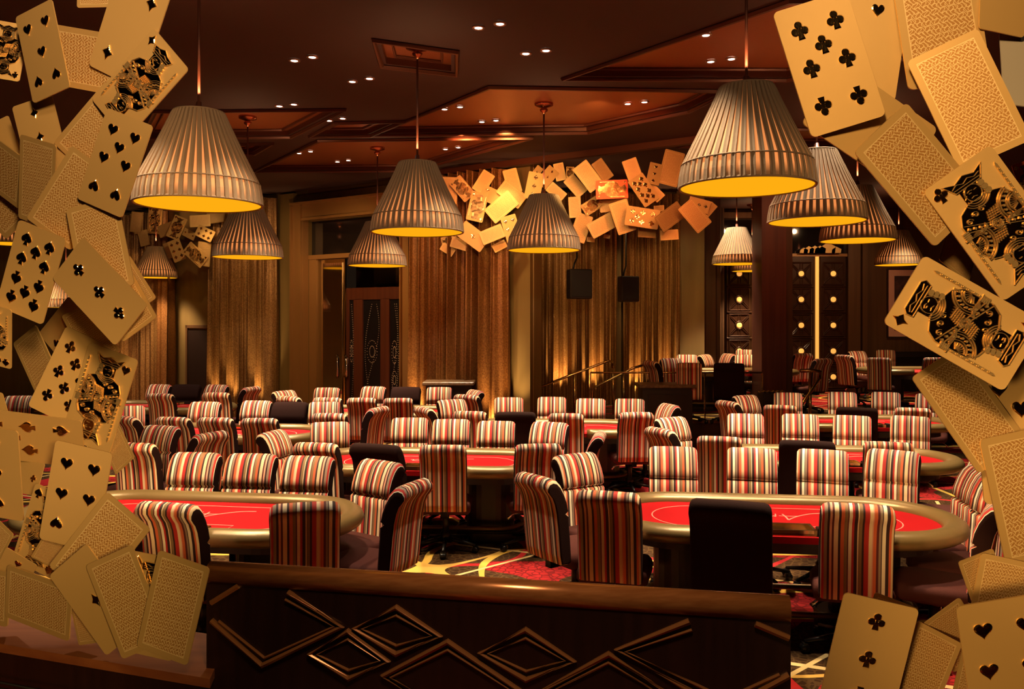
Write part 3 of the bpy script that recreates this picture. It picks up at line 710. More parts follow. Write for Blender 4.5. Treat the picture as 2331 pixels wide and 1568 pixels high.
# curtain uplights and arch colour spots; added washes on curtains, doors, portal, column
for (x, y, z, tx, ty, tz, en, col, ang) in [(-9.716406545668836, 20.146099228796345, 0.25, -9.415281545668835, 20.606339228796344, 2.2, 192.0, (1.0, 0.62, 0.26), 50), (-6.831637519359486, 18.258456887667837, 0.25, -6.530512519359486, 18.718696887667836, 2.2, 128.0, (1.0, 0.62, 0.26), 50), (-6.316947386362132, 17.921670518032613, 0.25, -6.0158223863621325, 18.381910518032612, 2.2, 160.0, (1.0, 0.62, 0.26), 50), (-5.578715384144848, 17.438610012233912, 0.25, -5.277590384144848, 17.89885001223391, 2.2, 192.0, (1.0, 0.62, 0.26), 50), (-1.8083404280892268, 14.971473356206209, 0.25, -1.5072154280892267, 15.43171335620621, 2.2, 288.0, (1.0, 0.62, 0.26), 50), (-1.1587505828015507, 14.546415653094057, 0.25, -0.8576255828015507, 15.006655653094057, 2.2, 96.0, (1.0, 0.62, 0.26), 50), (-0.4249509498500103, 14.06625545848881, 0.25, -0.12382594985001028, 14.52649545848881, 2.2, 256.0, (1.0, 0.62, 0.26), 50), (-0.07537642330998134, 13.837512126991964, 0.25, 0.2257485766900187, 14.297752126991965, 2.2, 192.0, (1.0, 0.62, 0.26), 50), (1.0, 16.7, 0.6, 1.0, 17.3, 2.4, 225.0, (1.0, 0.6, 0.24), 60), (1.7, 16.8, 0.6, 1.7, 17.3, 2.4, 270.0, (1.0, 0.6, 0.24), 60), (2.6, 16.9, 0.6, 2.6, 17.3, 2.4, 270.0, (1.0, 0.6, 0.24), 60), (3.2, 16.9, 0.6, 3.2, 17.3, 2.4, 270.0, (1.0, 0.6, 0.24), 60), (-0.7527567567567567, 12.0, 4.85, -0.5527567567567566, 14.399999999999999, 4.881351351351351, 64.0, (1.0, 0.28, 0.08), 85), (-0.10891891891891892, 11.8, 4.848378378378378, 0.0910810810810811, 14.2, 4.348378378378378, 80.0, (1.0, 0.45, 0.13), 85), (0.7604594594594596, 10.100000000000001, 4.074864864864865, 0.9604594594594595, 12.5, 3.574864864864865, 72.0, (1.0, 0.62, 0.22), 85), (1.5545135135135137, 10.100000000000001, 4.8078378378378375, 1.7545135135135137, 12.5, 4.3078378378378375, 48.0, (1.0, 0.18, 0.06), 85), (2.1278918918918923, 9.600000000000001, 4.421351351351351, 2.3278918918918925, 12.0, 3.9213513513513516, 64.0, (1.0, 0.35, 0.09), 85), (1.0847297297297296, 10.3, 4.85, 1.2847297297297295, 12.7, 4.656486486486487, 48.0, (1.0, 0.5, 0.16), 85), (2.4895675675675673, 9.4, 3.873243243243243, 2.6895675675675674, 11.799999999999999, 3.373243243243243, 56.0, (1.0, 0.28, 0.08), 85), (-0.5638378378378378, 11.0, 3.791081081081081, -0.3638378378378378, 13.399999999999999, 3.291081081081081, 64.0, (1, 0.22, 0.06), 85), (-6.3, 16.3, 4.6, -7.6, 18.3, 4.0, 110, (1.0, 0.6, 0.25), 70), (-5.1, 15.2, 4.6, -4.9, 17.6, 3.0, 60, (1.0, 0.6, 0.25), 80), (8.0, 17.4, 4.7, 8.0, 20, 2.6, 130, (1.0, 0.55, 0.25), 90), (6.0, 17.4, 4.7, 6.1, 20, 2.6, 110, (1.0, 0.55, 0.25), 90), (-3.6, 13.2, 4.7, -3.2, 16.2, 2.4, 380, (1.0, 0.6, 0.22), 75), (5.2, 12.6, 4.7, 5.0, 14.9, 3.6, 60, (1.0, 0.35, 0.15), 60), (-0.2, 13.2, 4.8, 0.3, 15.0, 2.5, 80, (1.0, 0.7, 0.25), 60), (3.4, 15.0, 4.8, 3.7, 17.4, 2.5, 80, (1.0, 0.7, 0.25), 60), (-10.078548601625535, 19.247763432802795, 4.8, -9.257298601625536, 20.502963432802794, 2.4, 90, (1.0, 0.58, 0.22), 50), (-7.09208210468018, 17.293575572845075, 4.8, -6.27083210468018, 18.548775572845074, 2.4, 90, (1.0, 0.58, 0.22), 50), (-6.340569892689643, 16.801825190651268, 4.8, -5.519319892689643, 18.057025190651267, 2.4, 90, (1.0, 0.58, 0.22), 50), (-2.1956212817285503, 14.089587077826724, 4.8, -1.3743712817285503, 15.344787077826725, 2.4, 90, (1.0, 0.58, 0.22), 50), (-1.5116490020687516, 13.642031303527595, 4.8, -0.6903990020687516, 14.897231303527596, 2.4, 90, (1.0, 0.58, 0.22), 50), (-0.9450759498500103, 13.27129545848881, 4.8, -0.12382594985001028, 14.52649545848881, 2.4, 90, (1.0, 0.58, 0.22), 50), (0.8, 15.9, 4.8, 0.8, 17.2, 2.4, 80, (1.0, 0.58, 0.24), 50), (1.6, 15.9, 4.8, 1.6, 17.2, 2.4, 80, (1.0, 0.58, 0.24), 50), (2.4, 15.9, 4.8, 2.4, 17.2, 2.4, 80, (1.0, 0.58, 0.24), 50), (3.1, 15.9, 4.8, 3.1, 17.2, 2.4, 80, (1.0, 0.58, 0.24), 50), (-4.0, 14.2, 2.6, -4.2, 17.0, 4.7, 90, (1.0, 0.6, 0.24), 80)]:
    light('SPOT', 'accent_or_added_wash', (x, y, z), en, col, (tx, ty, tz), spot_size=math.radians(ang), spot_blend=.8, shadow_soft_size=.05)

# ---------------------------------------------------------------- poker tables
def track(hl, hw, n=20):
    """stadium outline, half length hl, half width hw"""
    pts = []; c = hl-hw
    for i in range(n+1): a = -PI/2+PI*i/n; pts.append((c+hw*math.cos(a), hw*math.sin(a)))
    for i in range(n+1): a = PI/2+PI*i/n; pts.append((-c+hw*math.cos(a), hw*math.sin(a)))
    return pts
HL, HW = 1.29, .62
def table_parts(detail):
    P = {}
    mb = MB(); mb.prism(track(HL-.10, HW-.10), .70, .745); P['felt_top'] = (mb, M['felt'])
    mb = MB()
    # padded rail with a gap at the dealer's place (local -Y side)
    c = HL-HW; rw = .085; hw = HW-rw
    pts = [(.42, -hw), (.46, -hw)]
    pts += [(.46+(c-.46)*k/5, -hw) for k in range(1, 6)]
    for i in range(1, 21): a = -PI/2+PI*i/20; pts.append((c+hw*math.cos(a), hw*math.sin(a)))
    pts += [(c-2*c*k/16, hw) for k in range(1, 17)]
    for i in range(1, 21): a = PI/2+PI*i/20; pts.append((-c+hw*math.cos(a), hw*math.sin(a)))
    pts += [(-c+(c-.46)*k/5, -hw) for k in range(1, 6)]; pts += [(-.42, -hw)]
    rr = [.03]+[rw]*(len(pts)-2)+[.03]
    mb.tube([(x, y, .745) for x, y in pts], rr, 12, 0, smooth=True, ry=.062); P['padded_rail'] = (mb, M['rail_leather'])
    mb = MB()
    ln = [(x, y) for x, y in track(HL-.42, HW-.30)]
    mb.ribbon(ln, .009, .7452, .7464, 0, closed=True)
    mb.ribbon([(-.45, -.50), (-.45, -.22), (.45, -.22), (.45, -.50)], .008, .7452, .7464)
    P['betting_line'] = (mb, M['felt_line'])
    mb = MB()
    # handwritten "Aria", read from the players' side (turned half round)
    def st(pp, w=.010):
        Q = []
        for k in range(len(pp)-1):
            p0 = pp[max(k-1, 0)]; p1 = pp[k]; p2 = pp[k+1]; p3 = pp[min(k+2, len(pp)-1)]
            for s in range(5):
                t = s/5; f = lambda a, b, c2, d: .5*((2*b)+(-a+c2)*t+(2*a-5*b+4*c2-d)*t*t+(-a+3*b-3*c2+d)*t**3)
                Q.append((-f(p0[0], p1[0], p2[0], p3[0]), -f(p0[1], p1[1], p2[1], p3[1])))
        Q.append((-pp[-1][0], -pp[-1][1])); mb.ribbon(Q, w, .7452, .7466)
    ox, oy = -.20, -.13
    A = lambda L: [(x*.36+ox, y*.36+oy) for x, y in L]
    st(A([(-.62, -.18), (-.30, -.12), (0, .10), (.22, .36), (.30, .50)]), .013); st(A([(.30, .50), (.30, .25), (.32, 0)]), .013); st(A([(.02, .14), (.2, .16), (.42, .15)]))
    st(A([(.46, 0), (.50, .22), (.52, .16), (.60, .24), (.68, .22)])); st(A([(.74, .22), (.74, .02), (.80, 0)])); st(A([(.75, .34), (.77, .35)]), .014)
    st(A([(1.06, .20), (.94, .24), (.88, .10), (.94, 0), (1.04, .08), (1.08, .22), (1.08, .02), (1.16, .04)]))
    P['lettering'] = (mb, M['felt_line'])
    mb = MB(); mb.box((0, -.40, .755), (.34, .20, .018)); mb.box((0, -.31, .768), (.36, .02, .035)); mb.box((0, -.49, .768), (.36, .02, .035)); mb.box((-.17, -.40, .768), (.02, .2, .035)); mb.box((.17, -.40, .768), (.02, .2, .035))
    P['chip_tray'] = (mb, M['brass'])
    mb = MB(); mb.box((.30, -.44, .765), (.15, .13, .035), 0, None, .008); mb.box((.30, -.44, .785), (.07, .08, .012)); P['card_shuffler'] = (mb, M['brass'])
    mb = MB(); mb.box((.21, -.46, .77), (.05, .07, .06), 0, None, .006); P['cut_card_holder'] = (mb, M['black'])
    mb = MB(); mb.prism(track(HL-.22, HW-.22), .60, .70); P['apron'] = (mb, M['black_wood'])
    return P
TP = table_parts(True)
TPM = {k: v[0].mesh(k, [v[1]]) for k, v in TP.items()}
mb = MB(); mb.prism(track(.24, .17, 10), .10, .62); PED = mb.mesh('pedestal', [M['black_wood']])
mb = MB(); mb.prism(track(.34, .22, 10), 0, .10, 0); mb.tube([(x, y, .10) for x, y in track(.335, .215, 10)], .014, 6, 0, closed=True); BAS = mb.mesh('base_plinth', [M['black_wood']])
mb = MB(); mb.tube([(x, y, .16) for x, y in track(.95, .30, 12)], .022, 8, 0, closed=True); FOOT = mb.mesh('foot_rail', [M['rail_leather']])
tables = [  # centre px, py(at .78), rot deg, flip, base z, short name, label
    (432, 1163, -8, 0, 0, 'front left', 'red felt poker table with padded gold rail at the front left'),
    (1762, 1168, -7, 0, 0, 'front right', 'red felt poker table with padded gold rail at the front right'),
    (978, 1043, -5, 0, 0, 'centre', 'red felt poker table with padded gold rail in the centre, second row'),
    (1886, 1036, -6, 0, 0, 'second row right', 'red felt poker table behind the front right one'),
    (1262, 968, -4, 0, 0, 'third row middle', 'red felt poker table behind and right of the centre one'),
    (520, 980, -6, 180, 0, 'second row left', 'red felt poker table behind the front left one'),
    (1955, 957, -4, 0, 0, 'third row right', 'red felt poker table in the third row at the right, before the platform'),
    (862, 933, -5, 180, 0, 'rear middle', 'red felt poker table at the rear in front of the portal'),
    (362, 922, -6, 180, 0, 'rear left', 'red felt poker table at the rear left near the gold curtain'),
    (1668, 843, 0, 0, PF+.01, 'platform left', 'red felt poker table on the raised platform left of and behind the column'),
    (2098, 840, 0, 0, PF+.01, 'platform right', 'red felt poker table on the raised platform at the far right'),
]
TAB = []
for (px, py, rot, flip, bz, nm, lab) in tables:
    p = WZ(px, py, bz+.78); a = math.radians(rot+flip)
    t = thing('poker_table', (p.x, p.y, bz), a, lab, 'table', 'red poker tables')
    for k, me in TPM.items(): link(k, me, t)
    for sx in (-.62, .62): link('pedestal', PED, t, (sx, 0, 0)); link('base_plinth', BAS, t, (sx, 0, 0))
    link('foot_rail', FOOT, t)
    TAB.append((nm, p.x, p.y, math.radians(rot), bz))

# ---------------------------------------------------------------- chairs
def chair_meshes():
    out = {}
    def back(ms, w):
        # side profile (y back, z up); the chair faces -Y
        front = [(.20, .44), (.205, .50), (.213, .60), (.222, .70), (.226, .772), (.256, .79), (.230, .808), (.243, .88), (.268, .95), (.300, 1.01), (.335, 1.045), (.37, 1.055)]
        rear = [(.405, 1.045), (.425, 1.015), (.425, .985), (.405, .955), (.385, .93), (.365, .88), (.348, .80), (.335, .70), (.325, .60), (.315, .50), (.30, .43), (.235, .425)]
        prof = front+rear; n = len(prof); cy = sum(p[0] for p in prof)/n; cz = sum(p[1] for p in prof)/n
        mb = MB(); xs = [(-w/2, .80, .042), (-w/2+.005, .92, .026), (-w/2+.018, 1.0, .013), (-w/2+.045, 1.0, .003), (0, 1.0, 0), (w/2-.045, 1.0, .003), (w/2-.018, 1.0, .013), (w/2-.005, .92, .026), (w/2, .80, .042)]
        vs = []
        for x, s, dr in xs:
            for i, (y, z) in enumerate(prof):
                a = prof[i-1]; b = prof[(i+1) % n]; tx, tz = b[0]-a[0], b[1]-a[1]; l = math.hypot(tx, tz); nx, nz = tz/l, -tx/l
                k = (1-s)*.09
                vs.append((x, y+nx*k*1.0, z+nz*k*1.0-dr*max(0, min(1, (z-.80)/.22))))
            
        fs = []; ms_ = []
        for k in range(len(xs)-1):
            for i in range(n):
                j = (i+1) % n; fs.append((k*n+i, k*n+j, (k+1)*n+j, (k+1)*n+i)); ms_.append(1 if k in (0, len(xs)-2) else 0)
        mb.v += vs; mb.f += fs; mb.m += ms_; mb.sm += [True]*len(fs)
        # side caps as strips
        for base in (0, (len(xs)-1)*n):
            m = len(front)
            for i in range(m-1):
                a, b = base+i, base+i+1; c, d = base+(n-1-i), base+(n-2-i)
                mb.f.append((a, b, d, c)); mb.m.append(1); mb.sm.append(False)
            
        return mb.mesh('backrest', ms)
    out['back_s'] = back([M['stripes'], M['brown_dark']], .425)
    out['back_d'] = back([M['brown_dark'], M['brown_dark']], .50)
    mb = MB()
    w = .24; y0, y1 = -.27, .215
    rings = []
    for (s, z) in ((.90, .385), (1.0, .41), (1.0, .46), (.96, .485), (.82, .497)):
        rings.append([(x*s, (y-.0)*s if y < 0 else y*(1 if s > .9 else .97), z) for x, y in ((-w, y1), (-w, -.15), (-w*.86, -.24), (-w*.5, y0), (w*.5, y0), (w*.86, -.24), (w, -.15), (w, y1))])
    vs = [v for r in rings for v in r]; fs = [(k*8+i, k*8+(i+1) % 8, (k+1)*8+(i+1) % 8, (k+1)*8+i) for k in range(4) for i in range(8)]+[tuple(range(7, -1, -1)), tuple(range(32, 40))]
    mb.add(vs, fs, 0, True); out['seat'] = mb.mesh('seat', [M['seat_brown']])
    mb = MB(); mb.lathe([(.05, .10), (.05, .17), (.032, .19), (.030, .33), (.045, .34), (.09, .37), (.09, .385)], 12); out['column'] = mb.mesh('column', [M['black']])
    mb = MB(); mb.tube([(0, 0, .115), (.14, 0, .10), (.30, 0, .072)], [.026, .020, .014], 6); out['leg'] = mb.mesh('leg', [M['black']])
    mb = MB(); mb.lathe([(.022, -.030), (.030, -.022), (.030, .022), (.022, .030)], 10, 0, True, Matrix.Translation((.30, 0, .032)) @ Matrix.Rotation(PI/2, 4, 'X')); mb.box((.30, 0, .055), (.03, .05, .02)); out['caster'] = mb.mesh('caster', [M['black']])
    mb = MB(); mb.tube([(.10, .05, .36), (.20, .06, .345), (.245, .06, .30)], [.008, .010, .016], 6); out['lever'] = mb.mesh('lever', [M['chrome']])
    mb = MB(); mb.box((0, .13, .37), (.06, .26, .02)); mb.box((0, .25, .40), (.06, .02, .08)); out['back_bracket'] = mb.mesh('back_bracket', [M['black']])
    return out
CM = chair_meshes()
def proto_chair(dealer):
    t = link('dealer_chair' if dealer else 'poker_chair', None)
    link('backrest', CM['back_d' if dealer else 'back_s'], t); link('seat', CM['seat'], t); link('column', CM['column'], t)
    link('lever', CM['lever'], t); link('back_bracket', CM['back_bracket'], t)
    for k in range(5):
        a = 2*PI*k/5+.3; l = link('leg', CM['leg'], t, (0, 0, 0), a); link('caster', CM['caster'], l)
    return t
PS, PD = proto_chair(False), proto_chair(True)
Z1, Z2, Z3, ZP = (250, 820, 3.1357), (850, 820, 3.0157), (1450, 760, 2.529), (0, 480, 2.8)
chairs = [
(Z1,380,172,-10,'s',0),(Z1,555,172,-5,'d',0),(Z1,745,175,-15,'s',0),(Z1,322,228,172,'s',0),(Z1,680,212,178,'s',0),(Z1,880,190,-108,'s',0),(Z1,150,230,120,'s',0),
(Z1,325,335,25,'s',0),(Z1,660,300,0,'s',0),(Z1,1045,288,-5,'s',0),(Z1,1290,220,55,'s',0),(Z1,1360,245,150,'s',0),(Z1,1548,195,0,'s',0),(Z1,1880,187,-10,'s',0),(Z1,2112,190,-5,'d',0),
(Z1,1570,253,175,'s',0),(Z1,1580,300,8,'s',0),(Z1,1578,372,172,'s',0),(Z1,1800,262,178,'s',0),(Z1,2080,258,182,'s',0),(Z1,1825,328,-112,'s',0),
(Z1,270,380,150,'s',0),(Z1,530,388,168,'s',0),(Z1,775,390,172,'s',0),(Z1,1070,395,178,'s',0),(Z1,1300,297,-8,'d',0),(Z1,1580,445,12,'s',0),(Z1,1240,505,75,'s',0),(Z1,1555,550,168,'s',0),
(Z1,400,470,-18,'s',0),(Z1,610,510,-115,'s',0),(Z1,235,575,172,'s',0),(Z1,605,660,-6,'s',0),(Z1,1005,668,-6,'s',0),(Z1,1410,693,-8,'s',0),(Z1,1920,742,-35,'s',0),(Z1,2080,830,-112,'s',0),
(Z1,440,1000,165,'s',0),(Z1,1395,1000,194,'s',0),(Z1,1955,570,160,'d',0),
(Z2,250,395,-5,'s',0),(Z2,535,405,-5,'s',0),(Z2,865,418,-6,'s',0),(Z2,1215,430,-20,'s',0),(Z2,475,568,176,'s',0),(Z2,1105,560,188,'s',0),(Z2,460,185,-4,'s',0),(Z2,580,228,150,'s',0),(Z2,692,205,-60,'s',0),
(Z2,520,275,22,'s',0),(Z2,390,310,122,'s',0),(Z2,668,345,166,'s',0),(Z2,930,255,0,'s',0),(Z2,1225,252,-2,'s',0),(Z2,1492,263,-3,'s',0),(Z2,1762,265,-3,'s',0),(Z2,982,340,178,'d',0),(Z2,1325,360,176,'s',0),(Z2,1790,350,192,'s',0),
(Z2,2015,298,-72,'s',0),(Z2,1490,485,-100,'s',0),(Z2,1390,645,32,'s',0),(Z2,1170,775,125,'s',0),(Z2,1765,850,172,'s',0),
(Z3,205,480,40,'s',0),(Z3,190,540,128,'s',0),(Z3,615,355,38,'s',0),(Z3,550,380,128,'s',0),(Z3,868,338,0,'s',0),(Z3,1182,335,0,'s',0),(Z3,1432,335,-2,'s',0),(Z3,876,400,178,'s',0),(Z3,1215,405,180,'d',0),(Z3,1530,408,182,'s',0),
(Z3,625,460,0,'s',0),(Z3,940,462,0,'s',0),(Z3,1238,470,-3,'s',0),(Z3,1572,473,-5,'s',0),(Z3,572,560,178,'s',0),(Z3,945,590,180,'d',0),(Z3,1432,585,184,'s',0),
(Z3,208,650,2,'s',0),(Z3,662,658,0,'s',0),(Z3,1078,668,-3,'s',0),(Z3,1540,688,-12,'s',0),(Z3,520,920,174,'d',0),(Z3,1235,945,184,'s',0),
(Z3,1690,345,-6,'s',0),(Z3,1885,640,-80,'s',0),(Z3,1925,775,-75,'s',0),(Z3,1950,930,-98,'s',0),(Z3,2000,800,-60,'s',0),
(Z3,115,150,120,'s',1),(Z3,176,142,20,'s',1),(Z3,300,165,178,'s',1),(Z3,398,124,60,'s',1),(Z3,445,128,0,'s',1),(Z3,496,116,-60,'s',1),(Z3,620,90,-3,'s',1),(Z3,640,125,-3,'s',1),(Z3,530,166,178,'d',1),
(Z3,950,110,-150,'s',1),(Z3,1060,140,-135,'s',1),(Z3,1205,120,135,'s',1),(Z3,1270,98,30,'s',1),(Z3,1432,92,0,'s',1),(Z3,1395,135,172,'s',1),(Z3,1665,130,190,'s',1),
(ZP,120,1178,5,'s',0)]
placed = []
for (zr, xz, yz, hd, typ, bz) in chairs:
    px = zr[0]+xz/zr[2]; py = zr[1]+yz/zr[2]
    base = PF+.012 if bz else 0.0
    p = WZ(px, py, base+1.055)
    th = math.degrees(math.atan((px-PX)/FX))
    if zr is Z3 or (zr is Z2 and (abs(hd) < 30 or abs(hd) > 160)): hd = hd-th*.9
    h = math.radians(hd)      # 0 faces the camera, +90 faces picture right
    f = Vector((math.sin(h), -math.cos(h)))
    c = Vector((p.x, p.y))+f*.33
    placed.append([c, h, typ, base, f])
# keep neighbours and tables from running into each other
def tab_local(c, tb):
    dx, dy = c.x-tb[1], c.y-tb[2]; ca, sa = math.cos(-tb[3]), math.sin(-tb[3]); return dx*ca-dy*sa, dx*sa+dy*ca
def sd_track(x, y):
    c_ = HL-HW; x = max(abs(x)-c_, 0); return math.hypot(x, y)-HW
for it in range(30):
    for a in placed:
        for tb in TAB:
            if abs(tb[4]-a[3]) > .2: continue
            bp = a[0]-a[4]*.29          # backrest centre
            x, y = tab_local(bp, tb); s = sd_track(x, y)
            if s < .17:
                c_ = HL-HW; qx = max(min(x, c_), -c_); v = Vector((x-qx, y)); v = v.normalized() if v.length > 1e-6 else Vector((0, 1))
                ca, sa = math.cos(tb[3]), math.sin(tb[3]); g = Vector((v.x*ca-v.y*sa, v.x*sa+v.y*ca)); a[0] = a[0]+g*min(.17-s, .06)
    for i in range(len(placed)):
        for j in range(i+1, len(placed)):
            a, b = placed[i], placed[j]
            if abs(a[3]-b[3]) > .2: continue
            for u1 in (-.28, 0):
                for u2 in (-.28, 0):
                    q1 = a[0]+a[4]*u1; q2 = b[0]+b[4]*u2; dv = q1-q2; l = dv.length
                    if 1e-6 < l < .49: dv = dv/l*(.49-l)*.25; a[0] = a[0]+dv; b[0] = b[0]-dv
spots = {}
for a in placed:
    probe = a[0]+a[4]*.45; best = min((tb for tb in TAB if abs(tb[4]-a[3]) < .2), key=lambda tb: sd_track(*tab_local(probe, tb)))
    x, y = tab_local(a[0], best)
    if abs(x) > HL-.25: side = 'right end' if x > 0 else 'left end'
    else: side = 'far side' if y > 0 else 'near side'
    spots.setdefault((best[0], side), []).append((a, x, y))
ORD = ['first', 'second', 'third', 'fourth', 'fifth', 'sixth', 'seventh', 'eighth']
for (nm, side), L in spots.items():
    L.sort(key=lambda t: t[1] if 'side' in side else -t[2])
    for k, (a, x, y) in enumerate(L):
        c, h, typ, base, f = a
        o = copy_tree(PD if typ == 'd' else PS); o.location = (c.x, c.y, base); o.rotation_euler = (0, 0, h)
        facing = ''
        if 'side' in side: pos = ORD[k]+' from the left' if len(L) > 1 else 'the only one'
        else: pos = (('the farthest' if k == 0 else ('the nearest' if k == len(L)-1 else ORD[k]+' farthest')) if len(L) > 1 else 'the only one')
        look = 'plain brown chair' if typ == 'd' else 'striped chair'
        tag(o, '%s, %s of %s table, %s' % (look, side, nm, pos), 'chair', 'dealer chairs' if typ == 'd' else 'striped poker chairs')
drop_tree(PS); drop_tree(PD)

# ---------------------------------------------------------------- front half wall with round rail, and the ledge
a2 = WZ(480, 1303, 1.05); b2 = WZ(1797, 1386, 1.05)
ra, rb = Vector((a2.x, a2.y)), Vector((b2.x, b2.y)); rt = (rb-ra).normalized(); rn = Vector((rt.y, -rt.x))
if rn.y > 0: rn = -rn
t = thing('half_wall', (0, 0, 0), 0, 'dark wooden half wall with diamond mouldings and a round polished wood rail in front', 'railing')
mb = MB(); mb.tube([(ra.x, ra.y, 1.05), (rb.x, rb.y, 1.05)], .052, 28); part('round_rail', mb, M['rail_wood'], t)
mb = MB(); n0 = ra+rn*.035; n1 = rb+rn*.035; k0 = ra-rn*.045; k1 = rb-rn*.045
mb.prism([(n0.x, n0.y), (n1.x, n1.y), (k1.x, k1.y), (k0.x, k0.y)], 0, 1.03); part('panel', mb, M['dark_wood'], t)
def onpanel(px, py):   # point on the panel's face seen at that picture point
    u = (px-PX)/FX; o = ra+rn*.037; den = rt.x-u*rt.y; s = (u*o.y-o.x)/den; p = o+rt*s; return Vector((p.x, p.y, CAMH-(py-PY)/FX*p.y)), s
Lp = (rb-ra).length
def moulding(pts, closed):
    P = [onpanel(440+x/1.665, 1240+y/1.665) for x, y in pts]; P3 = [p for p, s in P]
    cen = sum(P3, Vector())/len(P3)
    for shr, r in ((0, .013), (-.035, .007)):
        mb = MB(); Q = []
        for p in P3:
            v = (cen-p); Q.append(tuple(p+v.normalized()*(-shr)+Vector((rn.x, rn.y, 0))*.004))
        mb.tube(Q, r, 6, 0, closed=closed, smooth=False)
        part('diamond_moulding', mb, M['moulding'], t)
moulding([(770, 235), (937, 345), (770, 412), (612, 315)], True)
moulding([(587, 325), (740, 440), (590, 505), (443, 412)], True)
moulding([(1260, 320), (1443, 440), (1262, 510), (1088, 408)], True)
moulding([(360, 178), (565, 308), (262, 455), (70, 285)], False)
moulding([(70, 218), (172, 155)], False)
moulding([(720, 495), (965, 365), (1240, 552), (1050, 700), (860, 600)], True)
moulding([(1270, 580), (1575, 412), (1830, 580), (1600, 720)], True)
moulding([(1880, 288), (1605, 395), (1900, 562), (2040, 610), (2258, 492)], False)
moulding([(2130, 298), (2258, 352)], False)

le = thing('card_ledge', (0, 0, 0), 0, 'polished wooden ledge under the left card sculpture, running to the half wall', 'ledge')
A0, A1 = WZ(-500, 1382, .64), WZ(478, 1545, .64); B0, B1 = WZ(-500, 1346, .64), WZ(478, 1498, .64)
mb = MB(); mb.prism([(A0.x, A0.y), (A1.x, A1.y), (B1.x, B1.y+.25), (B0.x, B0.y+.25)], .60, .64); part('ledge_top', mb, M['ledge_wood'], le)
mb = MB(); mb.prism([(A0.x, A0.y+.04), (A1.x-.01, A1.y+.04), (B1.x-.01, B1.y+.2), (B0.x, B0.y+.2)], 0, .60); part('ledge_front', mb, M['dark_wood'], le)
mb = MB()
for k in range(7): z = .45-.03*k; mb.tube([(A0.x, A0.y+.035, z), (A1.x-.3, A1.y+.10, z)], .006, 4)
part('grille', mb, M['vent'], le)

# ---------------------------------------------------------------- giant gold cards (unit width meshes, scaled per card)
HH = .86
def rrect(w, h, r, n=5):
    pts = []
    for cx, cy, a0 in ((w/2-r, h/2-r, 0), (-w/2+r, h/2-r, PI/2), (-w/2+r, -h/2+r, PI), (w/2-r, -h/2+r, 1.5*PI)):
        for i in range(n+1): a = a0+PI/2*i/n; pts.append((cx+r*math.cos(a), cy+r*math.sin(a)))
    return pts
def card_mesh(m, nm):
    mb = MB(); mb.prism(rrect(1, 2*HH, .07), -.012, .012); return mb.mesh(nm, [m])
CARD_F = card_mesh(M['gold'], 'card_face'); CARD_B = card_mesh(M['card_back'], 'card_back_face')
CARD_G = card_mesh(M['grey_card'], 'card_grey'); CARD_R = card_mesh(M['red_lit_gold'], 'card_red_lit')
def circ(cx, cy, r, n=14, a0=0, a1=2*PI): return [(cx+r*math.cos(a0+(a1-a0)*i/n), cy+r*math.sin(a0+(a1-a0)*i/n)) for i in range(n)]
def pip_mesh(s):
    mb = MB(); z0, z1 = .0, .022
    def pr(poly, c=(0, 0), top=.80):
        mb.prism(poly, z0, z1*.6, 0); mb.prism(poly, z1*.6, z1, 0, None, top, c)
    def heart(sy, oy):
        pts = []
        for i in range(28):
            t = 2*PI*i/28; x = 16*math.sin(t)**3; y = 13*math.cos(t)-5*math.cos(2*t)-2*math.cos(3*t)-math.cos(4*t)
            pts.append((x/17*.098, sy*(y/17)*.105+oy))
        return pts
    if s == 'h': pr(heart(1, 0))
    if s == 'd': pr([(0, .115), (.028, .05), (.085, 0), (.028, -.05), (0, -.115), (-.028, -.05), (-.085, 0), (-.028, .05)])
    if s == 's': pr(heart(-1, .015)); pr([(-.012, -.02), (.012, -.02), (.042, -.115), (-.042, -.115)], (0, -.07))
    if s == 'c':
        for cx, cy in ((0, .052), (-.055, -.018), (.055, -.018)): pr(circ(cx, cy, .046), (cx, cy))
        pr([(-.018, .02), (.018, .02), (.04, -.115), (-.04, -.115)], (0, -.05))
    return mb.mesh({'h': 'heart', 'd': 'diamond', 's': 'spade', 'c': 'club'}[s]+'_pip', [M['gold_pol']])
PIP = {s: pip_mesh(s) for s in 'hdsc'}
PN = {'h': 'heart_pip', 'd': 'diamond_pip', 's': 'spade_pip', 'c': 'club_pip'}
X_ = .24
LAY = {'a': [(0, 0)], '2': [(0, .56), (0, -.56)], '3': [(0, .56), (0, 0), (0, -.56)], '4': [(-X_, .52), (X_, .52), (-X_, -.52), (X_, -.52)],
       '5': [(-X_, .52), (X_, .52), (0, 0), (-X_, -.52), (X_, -.52)], '6': [(-X_, .52), (X_, .52), (-X_, 0), (X_, 0), (-X_, -.52), (X_, -.52)],
       '7': [(-X_, .54), (X_, .54), (0, .28), (-X_, .02), (X_, .02), (-X_, -.52), (X_, -.52)],
       '8': [(-X_, .54), (X_, .54), (0, .28), (-X_, .02), (X_, .02), (0, -.26), (-X_, -.52), (X_, -.52)],
       't': [(-X_, .58), (X_, .58), (0, .40), (-X_, .2), (X_, .2), (-X_, -.2), (X_, -.2), (0, -.40), (-X_, -.58), (X_, -.58)]}
